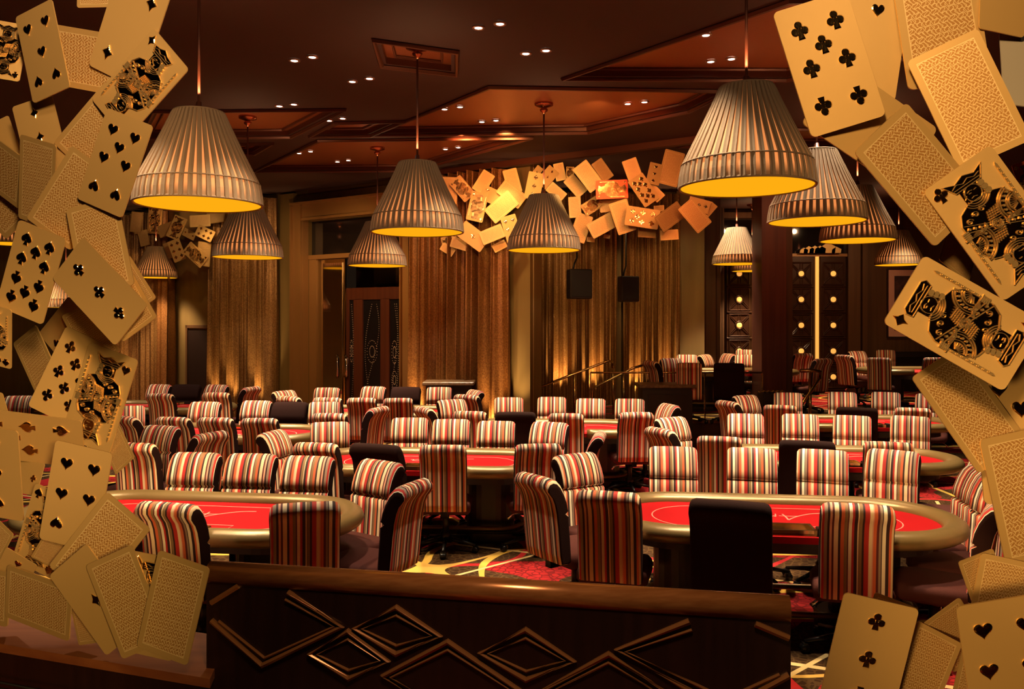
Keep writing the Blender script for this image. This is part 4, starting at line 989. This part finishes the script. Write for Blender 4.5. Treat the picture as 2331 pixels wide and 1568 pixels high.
def court_mesh(kind):
    mb = MB(); z0 = .0
    def half(fl):
        g = (lambda x, y: (x, y)) if not fl else (lambda x, y: (-x, -y))
        T = lambda L: [g(x, y) for x, y in L]
        def plate(L, h, m=1): mb.prism(T(L), z0, h, m)
        def rib(L, w=.012, h=.034, closed=False): mb.ribbon(T(L), w, .008, h, 0, closed)
        body = [(-.38, 0), (-.38, .20), (-.31, .33), (-.16, .40), (.14, .40), (.28, .35), (.37, .22), (.38, 0)]
        plate(body, .010)
        rib(body, .016)
        plate([(-.15, .36), (.20, .36), (.17, .46), (.14, .60), (-.16, .60), (-.16, .46)], .012)
        plate(circ(-.02, .49, .105, 18), .022); rib(circ(-.02, .49, .108, 20), .012, .036, True)
        plate([(-.11, .50), (-.15, .46), (-.12, .445), (-.10, .41), (-.05, .37), (0, .40)], .026)
        for k in range(3): plate(circ(.125+.012*k, .545-.065*k, .042, 12), .032, 0)
        rib([(-.09, .525), (-.05, .54), (-.02, .53)], .010, .04); rib([(-.08, .505), (-.045, .505)], .013, .04); rib([(0, .52), (.04, .525)], .010, .04); rib([(-.08, .44), (-.04, .45), (0, .435)], .010, .04)
        if kind == 'k':
            cr = [(-.20, .595), (.16, .595), (.27, .76), (.12, .70), (-.02, .75), (-.16, .70), (-.30, .76)]
        elif kind == 'q': cr = [(-.19, .59), (.16, .59), (.22, .70), (.08, .72), (-.02, .77), (-.12, .72), (-.25, .70)]
        else: cr = [(-.25, .59), (.20, .59), (.23, .68), (.18, .73), (-.21, .73), (-.26, .68)]
        plate(cr, .020); rib(cr, .016, .036, True)
        rib([(-.21, .63), (.18, .63)], .012); rib([(-.22, .655), (-.14, .69), (-.06, .655), (.02, .69), (.10, .655), (.18, .68)], .012, .036)
        # collar arcs
        for r in (.14, .17, .20): rib(circ(-.02, .49, r, 14, PI*1.15, PI*1.88), .013)
        # big fan of concentric arcs at one shoulder with beads
        for r in (.12, .15, .23, .26): rib([p for p in circ(.37, .08, r, 18, PI*.55, PI*1.25)], .012)
        for k in range(7):
            a = PI*(.6+.1*k); plate(circ(.37+.19*math.cos(a), .08+.19*math.sin(a), .017, 8), .036, 0)
        for k in range(7):
            a = PI*(.58+.095*k); rib([(.37+.03*math.cos(a), .08+.03*math.sin(a)), (.37+.115*math.cos(a), .08+.115*math.sin(a))], .008)
        # scrolls at the other shoulder
        for (cx, cy, s) in ((-.26, .20, 1), (-.15, .245, -1), (-.045, .265, 1)):
            rib([(cx+s*(.045-.0024*i)*math.cos(.55*i), cy+(.045-.0024*i)*math.sin(.55*i)) for i in range(17)], .009)
        # sash with lozenges and lattice beside it
        for o in (-.05, .05): rib([(-.36, .15+o), (.0, 0+o*.5)], .012)
        for k in range(5): x = -.32+.065*k; y = -.41*x; plate([(x-.02, y), (x, y+.022), (x+.02, y), (x, y-.022)], .034, 0)
        for k in range(5): rib([(-.06+.035*k, .06+.01*k), (-.02+.035*k, .20+.004*k)], .007); rib([(-.08+.012*k, .06+.03*k), (.09+.012*k, .045+.03*k)], .007)
        for k in range(4): rib([(-.35+.02*k, .02+.012*k), (-.20+.03*k, .0+.012*k), (-.12, .04+.02*k)], .008)
        # sceptre or sword along the side
        sx = -.40 if kind != 'j' else -.385
        mb.prism(T([(sx-.016, -.62), (sx+.016, -.62), (sx+.016, .10), (sx-.016, .10)]), z0, .026, 0)
        mb.prism(T([(sx-.016, -.62), (sx, -.66), (sx+.016, -.62)]), z0, .026, 0)
        for k in range(8): rib(circ(sx, -.56+.075*k, .013, 8), .006, .038, True)
        rib([(sx-.05, .02), (sx+.05, .02)], .022, .04)
        for k in range(4): mb.prism(T([(sx-.035, .03+.026*k), (sx+.05, .03+.026*k), (sx+.05, .05+.026*k), (sx-.035, .05+.026*k)]), z0, .036, 0)
    half(False); half(True)
    for r in (.045, .065): mb.ribbon(circ(0, 0, r, 18), .010, .008, .040, 0, True)
    for k in range(8): a = PI*k/4; mb.ribbon([(.012*math.cos(a), .012*math.sin(a)), (.045*math.cos(a), .045*math.sin(a))], .008, .008, .038)
    return mb.mesh('court_figure', [M['relief'], M['relief_plate']])
COURT = {k: court_mesh(k) for k in 'kqj'}
CARDS = [
('L', 'b', (-1.964, 3.643, 3.348), (0.5703, 0.519, -0.5293, 0.3537), 0.261, 'patterned gold card back between five of hearts and four of diamonds'),
('L', 'b', (-1.916, 3.731, 3.737), (0.7363, 0.6766, -0.0063, 0.0123), 0.156, 'gold card back poking in at the very top of the left card sculpture'),
('L', '4d', (-1.663, 3.539, 3.442), (0.6093, 0.7575, 0.1116, -0.206), 0.263, 'gold four of diamonds card cut by the picture top above the queen of diamonds'),
('L', '2h', (-2.49, 3.957, 3.027), (0.7905, 0.5631, -0.1772, 0.1631), 0.164, 'small two of hearts card lit yellow at the left picture edge'),
('L', '3d', (-2.151, 3.712, 3.008), (0.7083, 0.69, -0.1406, 0.0488), 0.205, 'yellow lit three of diamonds card below the five of hearts'),
('L', 'b', (-1.856, 3.645, 3.021), (0.5514, 0.7347, 0.2897, -0.2688), 0.224, 'bright yellow lit card back behind the queen of diamonds'),
('L', 'b', (-2.537, 3.938, 2.821), (0.5552, 0.7634, -0.3209, 0.0767), 0.269, 'pale gold card back peeping out above the hanging lamp at the left edge'),
('L', 'b', (-2.468, 3.806, 2.937), (0.5429, 0.635, -0.5354, 0.1238), 0.286, 'dark bronze card back at the left picture edge above the ten of spades'),
('L', 'b', (-2.145, 3.672, 2.795), (0.5944, 0.7728, -0.0396, -0.2188), 0.225, 'upright bronze card back left of the tilted reddish one'),
('L', 'b', (-1.967, 3.629, 2.715), (0.5808, 0.7454, 0.2395, -0.2228), 0.238, 'reddish bronze card back leaning left beside the seven of hearts'),
('L', 'b', (-1.757, 3.721, 2.326), (0.7835, 0.5307, -0.2332, 0.2237), 0.16, 'plain dark card edge-on to the right of the three of clubs, topmost'),
('L', 'b', (-1.738, 3.653, 2.253), (0.7756, 0.548, -0.2537, 0.1839), 0.188, 'violet tinted card back right behind the three of clubs'),
('L', 'b', (-1.819, 3.589, 2.497), (0.7349, 0.667, -0.0998, 0.0715), 0.237, 'pale gold card back with small lattice between seven of hearts and three of clubs'),
('L', 'qd', (-1.621, 3.539, 3.198), (0.5918, 0.6899, 0.2204, -0.3539), 0.251, 'gold queen of diamonds card with raised figure, upper left sculpture'),
('L', 'ks', (-2.322, 3.73, 3.41), (0.7368, 0.6669, 0.1081, 0.0252), 0.157, 'court card with raised figure and spade, cut by the upper left picture edge'),
('L', '5h', (-2.062, 3.571, 3.352), (0.6876, 0.6929, -0.2108, -0.0521), 0.231, 'tall five of hearts card near the upper left corner'),
('L', '7h', (-1.733, 3.547, 2.859), (0.6701, 0.709, 0.0565, -0.2123), 0.246, 'gold seven of hearts card left of the big front lamp'),
('L', 'ts', (-2.142, 3.619, 2.385), (0.6401, 0.7436, 0.0883, -0.1719), 0.239, 'dark lilac ten of spades card at the left'),
('L', 'js', (-2.348, 3.668, 2.107), (0.5274, 0.8383, 0.0948, -0.1005), 0.182, 'court card with shiny figure at the left picture edge below the ten of spades'),
('L', '2s', (-2.343, 4.28, 2.113), (0.4365, 0.787, 0.2393, -0.3646), 0.221, 'dark golden two of spades card in the gap below the ten of spades'),
('L', 'b', (-2.44, 4.208, 1.917), (0.6455, 0.6883, -0.3309, -0.0119), 0.238, 'bronze lattice card back left of the eight of clubs'),
('L', 'b', (-2.158, 4.167, 2.104), (0.713, 0.6524, -0.1371, 0.2173), 0.176, 'lattice card back between three of clubs and king of hearts'),
('L', '3c', (-1.798, 3.542, 2.298), (0.6534, 0.6375, -0.363, 0.1871), 0.249, 'copper toned three of clubs card in the middle of the left sculpture'),
('L', '8c', (-2.248, 4.135, 1.885), (0.695, 0.6846, 0.1488, -0.1619), 0.261, 'gold eight of clubs card left of the king of hearts'),
('L', 'b', (-1.978, 4.07, 1.532), (0.7816, 0.5081, -0.3294, 0.1497), 0.134, 'dark card turned edge-on right of the six of hearts'),
('L', 'kh', (-2.074, 4.087, 1.781), (0.6929, 0.6969, 0.0423, -0.1803), 0.291, 'gold king of hearts card with raised mirror figure, left sculpture'),
('L', '3c', (-2.66, 4.164, 1.62), (0.6052, 0.7927, -0.0732, -0.0079), 0.218, 'brown shadowed three of clubs card at the left picture edge'),
('L', '2c', (-2.486, 4.12, 1.38), (0.6694, 0.3502, -0.491, 0.4337), 0.16, 'brown shadowed two of clubs card under the seven of spades'),
('L', '7s', (-2.405, 4.057, 1.584), (0.3855, 0.6639, -0.5429, 0.3404), 0.298, 'brown shadowed seven of spades card lying sideways at the left'),
('L', '3h', (-2.543, 4.019, 1.417), (0.6386, 0.761, -0.0536, -0.1005), 0.272, 'dark three of hearts card at the left picture edge'),
('L', 'qs', (-2.25, 3.91, 1.158), (0.6533, 0.7271, 0.0662, -0.2005), 0.239, 'dark court card with raised queen behind the six of hearts'),
('L', 'b', (-2.186, 3.854, 1.09), (0.514, 0.801, 0.26, -0.1631), 0.119, 'small lattice card back showing below the six of hearts'),
('L', '6h', (-2.024, 3.772, 1.356), (0.675, 0.7293, 0.0511, -0.0998), 0.279, 'violet tinted six of hearts card below the king of hearts'),
('L', 'b', (-2.57, 4.002, 1.12), (0.7218, 0.4577, -0.4367, 0.2807), 0.167, 'gold lattice card back at the left edge beside the dark court card'),
('L', '2h', (-2.427, 3.944, 0.925), (0.5554, 0.7834, 0.181, -0.2122), 0.171, 'small two of hearts card above the sideways bronze back, lower left'),
('L', 'b', (-1.909, 3.762, 1.121), (0.6402, 0.6892, 0.2179, -0.2602), 0.267, 'golden lattice card back leaning right below the six of hearts'),
('L', 'b', (-2.618, 3.976, 0.835), (0.5972, 0.3865, -0.5732, 0.4066), 0.261, 'bronze card back standing on the ledge at the left picture edge'),
('L', 'b', (-1.977, 3.759, 0.801), (0.6906, 0.6901, -0.2128, -0.0387), 0.146, 'narrow dark card behind the ace of diamonds standing on the ledge'),
('L', 'b', (-2.21, 3.789, 0.858), (0.6036, 0.4307, -0.5752, 0.3454), 0.255, 'bronze card back lying sideways on the wooden ledge, lower left'),
('L', 'ad', (-1.869, 3.658, 0.915), (0.6638, 0.6619, -0.3115, 0.156), 0.261, 'bronze ace of diamonds card standing on the wooden ledge'),
('L', 'js', (-1.587, 3.586, 0.914), (0.7069, 0.6959, -0.0453, -0.1183), 0.258, 'jack of spades card with raised figure standing on the ledge'),
('L', 'b', (-1.7, 3.592, 0.928), (0.7003, 0.6736, -0.2236, 0.0762), 0.259, 'bronze lattice card back between ace of diamonds and jack of spades'),
('L', 'b', (-1.472, 3.53, 0.925), (0.6906, 0.7047, 0.0103, -0.1622), 0.257, 'large golden card back at the right end of the left sculpture on the ledge'),
('R', 'b', (2.084, 3.264, 3.174), (0.8446, 0.5242, 0.0395, -0.1017), 0.226, 'grey toned card at the right edge behind the big lattice back'),
('R', 'qc', (2.262, 3.543, 2.778), (0.6645, 0.7218, -0.1875, 0.0476), 0.108, 'red lit court card at the right edge above the king of clubs'),
('R', '2h', (1.473, 3.323, 3.299), (0.6885, 0.7226, 0.0463, -0.042), 0.249, 'gold two of hearts card behind the seven of clubs'),
('R', '4s', (1.419, 3.219, 2.941), (0.5696, 0.6529, -0.314, 0.3882), 0.292, 'gold four of spades card slanting below the seven of clubs'),
('R', 'b', (1.728, 3.288, 3.403), (0.715, 0.6952, -0.0679, 0.0282), 0.328, 'orange gold lattice card back at the top of the right sculpture'),
('R', 'ad', (1.989, 3.295, 3.505), (0.739, 0.665, 0.1041, 0.0279), 0.208, 'gold ace of diamonds card in the upper right corner'),
('R', 'b', (1.899, 3.466, 2.436), (0.487, 0.6659, -0.207, 0.5259), 0.132, 'bronze card back in the gap between king of clubs and jack of diamonds'),
('R', 'b', (1.596, 3.178, 2.739), (0.6335, 0.6806, -0.2274, 0.2895), 0.29, 'pinkish silver lattice card back left of the king of clubs'),
('R', 'b', (1.789, 3.187, 3.035), (0.6951, 0.6811, -0.2169, 0.0765), 0.281, 'large orange gold lattice card back above the king of clubs'),
('R', '7h', (2.226, 3.549, 1.687), (0.7163, 0.6957, -0.0526, -0.0112), 0.36, 'large seven of hearts card behind the jack of diamonds, right edge'),
('R', 'b', (1.978, 3.52, 1.79), (0.7451, 0.6073, -0.1365, 0.2397), 0.28, 'violet glinting bronze card back below the jack of diamonds'),
('R', '7c', (1.234, 3.165, 3.169), (0.7059, 0.6928, -0.1131, 0.0952), 0.298, 'gold seven of clubs card at the top left of the right sculpture'),
('R', 'kc', (1.88, 3.155, 2.548), (0.6678, 0.6772, -0.2459, 0.1873), 0.307, 'bright gold king of clubs card with raised mirror figure, right side'),
('R', 'jd', (1.753, 3.157, 2.161), (0.6229, 0.6034, -0.3727, 0.3302), 0.306, 'copper gold jack of diamonds card with raised figure and sword, right side'),
('R', 'b', (2.202, 3.456, 1.429), (0.6951, 0.7104, -0.0826, 0.0732), 0.322, 'bronze gold lattice card back at the right edge below the seven of hearts'),
('R', 'b', (2.03, 3.482, 1.037), (0.6806, 0.7108, -0.1106, 0.1391), 0.163, 'dark bronze card back behind the golden one at the lower right'),
('R', 'b', (2.074, 3.446, 0.966), (0.709, 0.6947, 0.0141, -0.1207), 0.231, 'golden lattice card back above the six of hearts, lower right'),
('R', 'b', (1.852, 3.386, 0.859), (0.5486, 0.7741, -0.1931, 0.2501), 0.188, 'dark lattice card back between three of clubs and six of hearts'),
('R', 'b', (1.67, 3.301, 0.743), (0.7377, 0.6321, 0.1688, -0.1669), 0.204, 'bronze lattice card back right of the three of clubs, bottom edge'),
('R', 'b', (1.906, 3.349, 0.646), (0.7941, 0.5664, 0.1825, -0.1241), 0.18, 'narrow golden card back showing beside the lower right six of hearts'),
('R', 'b', (1.559, 3.375, 0.9), (0.5279, 0.8096, -0.109, -0.2323), 0.167, 'bronze card peeping out above the three of clubs at the bottom'),
('R', '3c', (1.393, 3.186, 0.849), (0.6604, 0.7417, 0.0119, -0.1161), 0.281, 'bronze three of clubs card at the bottom right beside the rail end'),
('R', '6h', (1.917, 3.132, 0.836), (0.6519, 0.75, -0.1042, 0.0418), 0.328, 'gold six of hearts card in the lower right corner'),
('A', 'b', (0.006, 14.004, 4.577), (0.7069, 0.6948, -0.0939, 0.0933), 0.246, 'grey lit card back in card arch, 6th from left, upper row'),
('A', 'b', (0.789, 13.451, 4.633), (0.6937, 0.7132, -0.0788, 0.0631), 0.17, 'narrow dull card back in card arch, 11th from left, upper row'),
('A', 'kd', (0.945, 13.233, 4.567), (0.7525, 0.6579, 0.0065, -0.0298), 0.133, 'yellow lit court card in card arch, 12th from left, upper row'),
('A', 'b', (1.417, 12.721, 4.528), (0.6825, 0.6605, -0.1671, 0.2647), 0.201, 'dark brown card back in card arch, 15th from left, upper row'),
('A', 'b', (1.018, 13.049, 4.334), (0.6736, 0.6484, -0.2536, 0.248), 0.208, 'brown card back in card arch, 13th from left, upper row'),
('A', 'b', (1.614, 12.866, 4.038), (0.4705, 0.4731, -0.5265, 0.5269), 0.27, 'dark red card back in card arch, 16th from left, lower row'),
('A', 'b', (2.155, 12.272, 4.111), (0.699, 0.6186, -0.2725, 0.2335), 0.166, 'dark red low card back in card arch, 20th from left, upper row'),
('A', 'b', (2.411, 12.31, 4.481), (0.7119, 0.6909, 0.1018, -0.0744), 0.31, 'orange brown card back in card arch, 21st from left, upper row'),
('A', '3h', (2.149, 12.256, 4.386), (0.7712, 0.6245, 0.0979, -0.0746), 0.202, 'gold three of hearts card in card arch, 19th from left, upper row'),
('A', 'b', (1.841, 12.365, 4.444), (0.7217, 0.6709, -0.1411, 0.0959), 0.227, 'salmon card back in card arch, 17th from left, upper row'),
('A', 'b', (-1.107, 14.369, 4.47), (0.7067, 0.7071, 0.0119, -0.0218), 0.28, 'dull orange card back in card arch, 1st from left, upper row'),
('A', 'qd', (-0.871, 14.251, 4.486), (0.661, 0.6655, -0.2631, 0.2258), 0.25, 'gold court card with queen in card arch, 2nd from left, upper row'),
('A', 'b', (-0.492, 14.034, 4.562), (0.7022, 0.6549, 0.2247, -0.166), 0.231, 'orange card back in card arch, 3rd from left, upper row'),
('A', '4d', (-0.326, 13.998, 4.31), (0.5942, 0.5983, -0.4006, 0.3585), 0.259, 'red lit four of diamonds card in card arch, 4th from left, upper row'),
('A', 'b', (-0.005, 13.97, 4.347), (0.6236, 0.6409, -0.2832, 0.3468), 0.28, 'orange slanting card back in card arch, 5th from left, upper row'),
('A', 'js', (-0.599, 13.992, 4.134), (0.6948, 0.7105, 0.0773, -0.0807), 0.294, 'gold court card with jack in card arch, 5th from left, lower row'),
('A', 'as', (0.42, 13.643, 4.669), (0.7037, 0.6342, 0.2574, -0.1908), 0.123, 'small yellow ace of spades card in card arch, 8th from left, upper row'),
('A', '3d', (0.584, 13.407, 4.538), (0.6969, 0.6272, 0.2824, -0.2027), 0.215, 'gold three of diamonds card in card arch, 9th from left, upper row'),
('A', 'b', (0.723, 13.256, 4.27), (0.6615, 0.6255, -0.3077, 0.2766), 0.183, 'gold brown card back in card arch, 10th from left, upper row'),
('A', '3c', (0.365, 13.36, 4.386), (0.7085, 0.6985, 0.0772, -0.0647), 0.261, 'orange gold three of clubs card in card arch, 7th from left, upper row'),
('A', 'b', (-0.179, 13.938, 4.122), (0.6438, 0.6392, 0.301, -0.2937), 0.311, 'golden lattice card back in card arch, 8th from left, lower row'),
('A', 'b', (1.196, 12.753, 4.437), (0.6684, 0.6702, -0.2418, 0.2136), 0.271, 'large gold card back in card arch, 14th from left, upper row'),
('A', 'b', (1.008, 13.023, 3.989), (0.7213, 0.6913, -0.0431, 0.0014), 0.196, 'brown shadowed card back in card arch, 10th from left, lower row'),
('A', '6h', (-0.011, 13.919, 3.747), (0.7026, 0.6968, -0.1069, 0.0969), 0.269, 'gold six of hearts card in card arch, 9th from left, lower row'),
('A', 'b', (1.091, 12.847, 3.638), (0.7005, 0.6921, 0.1534, -0.0825), 0.259, 'orange brown upright card back in card arch, 11th from left, lower row'),
('A', 'kc', (-1.139, 14.686, 3.623), (-0.4504, -0.4323, 0.5763, -0.5274), 0.161, 'small court card in card arch, 2nd from left, lower row'),
('A', 'b', (-1.163, 14.673, 3.456), (0.6177, 0.6191, -0.3192, 0.3651), 0.15, 'pale cream card back in card arch, 1st from left, lower row'),
('A', 'b', (-0.213, 14.023, 3.457), (0.4001, 0.3205, -0.5317, 0.6742), 0.144, 'pale cream low card back in card arch, 7th from left, lower row'),
('A', 'b', (-0.922, 14.402, 3.532), (0.5689, 0.5628, -0.4321, 0.4158), 0.191, 'dull red card back in card arch, 3rd from left, lower row'),
('A', 'as', (-0.678, 14.034, 3.626), (0.6231, 0.6404, -0.3253, 0.3095), 0.304, 'orange ace of spades card in card arch, 4th from left, lower row'),
('A', 'b', (-0.34, 13.898, 3.647), (-0.3807, -0.4064, 0.5899, -0.5847), 0.238, 'bright orange card back in card arch, 6th from left, lower row'),
('A', 'b', (1.285, 13.231, 3.491), (0.5334, 0.5329, -0.4659, 0.4632), 0.077, 'small cream card back in card arch, 12th from left, lower row'),
('A', 'b', (1.534, 13.156, 3.535), (0.5134, 0.5427, -0.4881, 0.4512), 0.061, 'tiny cream card back in card arch, 15th from left, lower row'),
('A', 'b', (1.4, 12.641, 3.653), (0.6112, 0.606, 0.3759, -0.3435), 0.25, 'bright yellow card back in card arch, 14th from left, lower row'),
('A', 'kh', (1.268, 12.822, 3.99), (0.657, 0.5847, 0.3739, -0.2943), 0.203, 'gold court card with king in card arch, 13th from left, lower row'),
('A', 'qd', (1.535, 12.485, 4.188), (0.4975, 0.4816, -0.5056, 0.5147), 0.288, 'red lit court card in card arch, 16th from left, upper row'),
('A', 'b', (2.252, 12.452, 3.89), (0.4826, 0.4708, -0.5183, 0.5262), 0.093, 'cream card back in card arch, 20th from left, lower row'),
('A', 'b', (2.053, 12.37, 3.5), (0.6601, 0.3537, -0.3514, 0.5618), 0.157, 'cream sliver card back in card arch, 19th from left, lower row'),
('A', 'b', (2.354, 12.158, 3.455), (0.5204, 0.4481, -0.5166, 0.5114), 0.155, 'pale gold card back in card arch, 21st from left, lower row'),
('A', 'ts', (1.975, 12.194, 4.131), (0.6754, 0.6732, -0.171, 0.2479), 0.271, 'gold ten of spades card in card arch, 18th from left, upper row'),
('A', 'b', (1.684, 12.374, 3.751), (0.691, 0.7046, -0.1139, 0.1147), 0.29, 'upright yellow gold card back in card arch, 17th from left, lower row'),
('A', '7c', (1.952, 12.176, 3.715), (0.5332, 0.5404, -0.4592, 0.4612), 0.293, 'gold seven of clubs card in card arch, 18th from left, lower row'),
('A', 'b', (2.894, 11.878, 3.799), (0.6587, 0.666, 0.2407, -0.2543), 0.119, 'small orange card back in card arch, 25th from left, lower row'),
('A', '3s', (2.719, 11.816, 3.853), (0.5298, 0.5887, -0.451, 0.4115), 0.185, 'salmon three of spades card in card arch, 24th from left, lower row'),
('A', 'b', (2.329, 11.949, 3.7), (0.6732, 0.5755, 0.3898, -0.2523), 0.263, 'red orange card back in card arch, 22nd from left, lower row'),
('A', 'b', (2.637, 11.722, 3.685), (0.6519, 0.676, -0.2444, 0.2415), 0.266, 'glowing orange lattice card back in card arch, 23rd from left, lower row'),
('F', 'js', (-8.593, 19.563, 4.587), (0.6994, 0.7077, -0.035, -0.0933), 0.377, 'court card hanging left most in far left cluster, 2nd from left, upper row'),
('F', 'b', (-7.999, 18.833, 4.287), (-0.4969, -0.3494, 0.6468, -0.4611), 0.284, 'dull gold card back in far left cluster, 3rd from left, upper row'),
('F', 'b', (-8.857, 19.549, 4.159), (0.758, 0.6356, -0.0652, 0.1315), 0.229, 'small gold card back in far left cluster, 1st from left, lower row'),
('F', 'b', (-9.038, 19.547, 4.54), (0.6956, 0.7129, 0.004, -0.0884), 0.288, 'dark gold card back in far left cluster, 1st from left, upper row'),
('F', 'b', (-7.998, 18.948, 3.808), (0.6363, 0.7549, -0.1586, 0.0107), 0.215, 'bright narrow gold card back in far left cluster, 2nd from left, lower row'),
('F', 'b', (-6.632, 18.162, 4.482), (0.65, 0.3009, -0.485, 0.5017), 0.294, 'shadowed gold card back in far left cluster, 8th from left, upper row'),
('F', 'b', (-6.958, 18.134, 4.398), (0.4967, 0.4717, -0.4942, 0.5353), 0.268, 'wide gold card back in far left cluster, 6th from left, upper row'),
('F', '2s', (-7.38, 18.578, 4.15), (0.623, 0.5719, -0.4372, 0.3061), 0.186, 'small two of spades card in far left cluster, 5th from left, upper row'),
('F', 'ks', (-7.679, 18.623, 4.303), (0.7109, 0.6758, 0.1307, -0.1443), 0.312, 'court card with spade in far left cluster, 4th from left, upper row'),
('F', '6c', (-6.819, 18.047, 4.111), (0.6655, 0.5246, -0.4031, 0.3457), 0.261, 'six of clubs card in far left cluster, 7th from left, upper row'),
('F', '6c', (-7.668, 18.59, 3.78), (0.6994, 0.6917, -0.1359, 0.1176), 0.294, 'six of clubs low card in far left cluster, 3rd from left, lower row'),
('F', 'b', (-6.874, 18.134, 3.659), (0.6606, 0.7445, -0.0006, -0.0967), 0.314, 'plain gold card back in far left cluster, 5th from left, lower row'),
('F', 'qh', (-7.065, 18.14, 3.642), (0.6304, 0.6587, -0.3363, 0.2359), 0.316, 'shiny court card, lowest in far left cluster, 4th from left, lower row')]
GRP = {'L': 'gold cards of the left card sculpture', 'R': 'gold cards of the right card sculpture', 'A': 'gold cards of the arch above the curtains', 'F': 'gold cards hanging at the far left'}
for (g, face, pos, q, w, lab) in CARDS:
    me = CARD_B if face == 'b' else CARD_F
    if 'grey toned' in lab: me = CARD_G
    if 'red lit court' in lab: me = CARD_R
    o = link('playing_card', me); o.location = pos; o.rotation_mode = 'QUATERNION'; o.rotation_quaternion = q; o.scale = (w, w, w)
    tag(o, lab, 'card', GRP[g])
    if face == 'b': continue
    r, s = face[0], face[1]
    if r in 'kqj':
        cf = link('court_figure', COURT[r], o); cf.location = (0, 0, .012)
        pp = [(-.36, .70), (.36, -.70)]; sc = .95
        if g in 'L' and r == 'k' and s == 'h': pp = [(.34, .62), (-.34, -.62)]; cf.scale = (-1, 1, 1)
    else: pp = LAY[r]; sc = 1.15 if g in 'RL' else 1.3
    for (x, y) in pp:
        c = link(PN[s], PIP[s], o, (x, y, .012)); c.scale = (sc, sc, 1)
        if y < -.01: c.rotation_euler = (0, 0, PI)
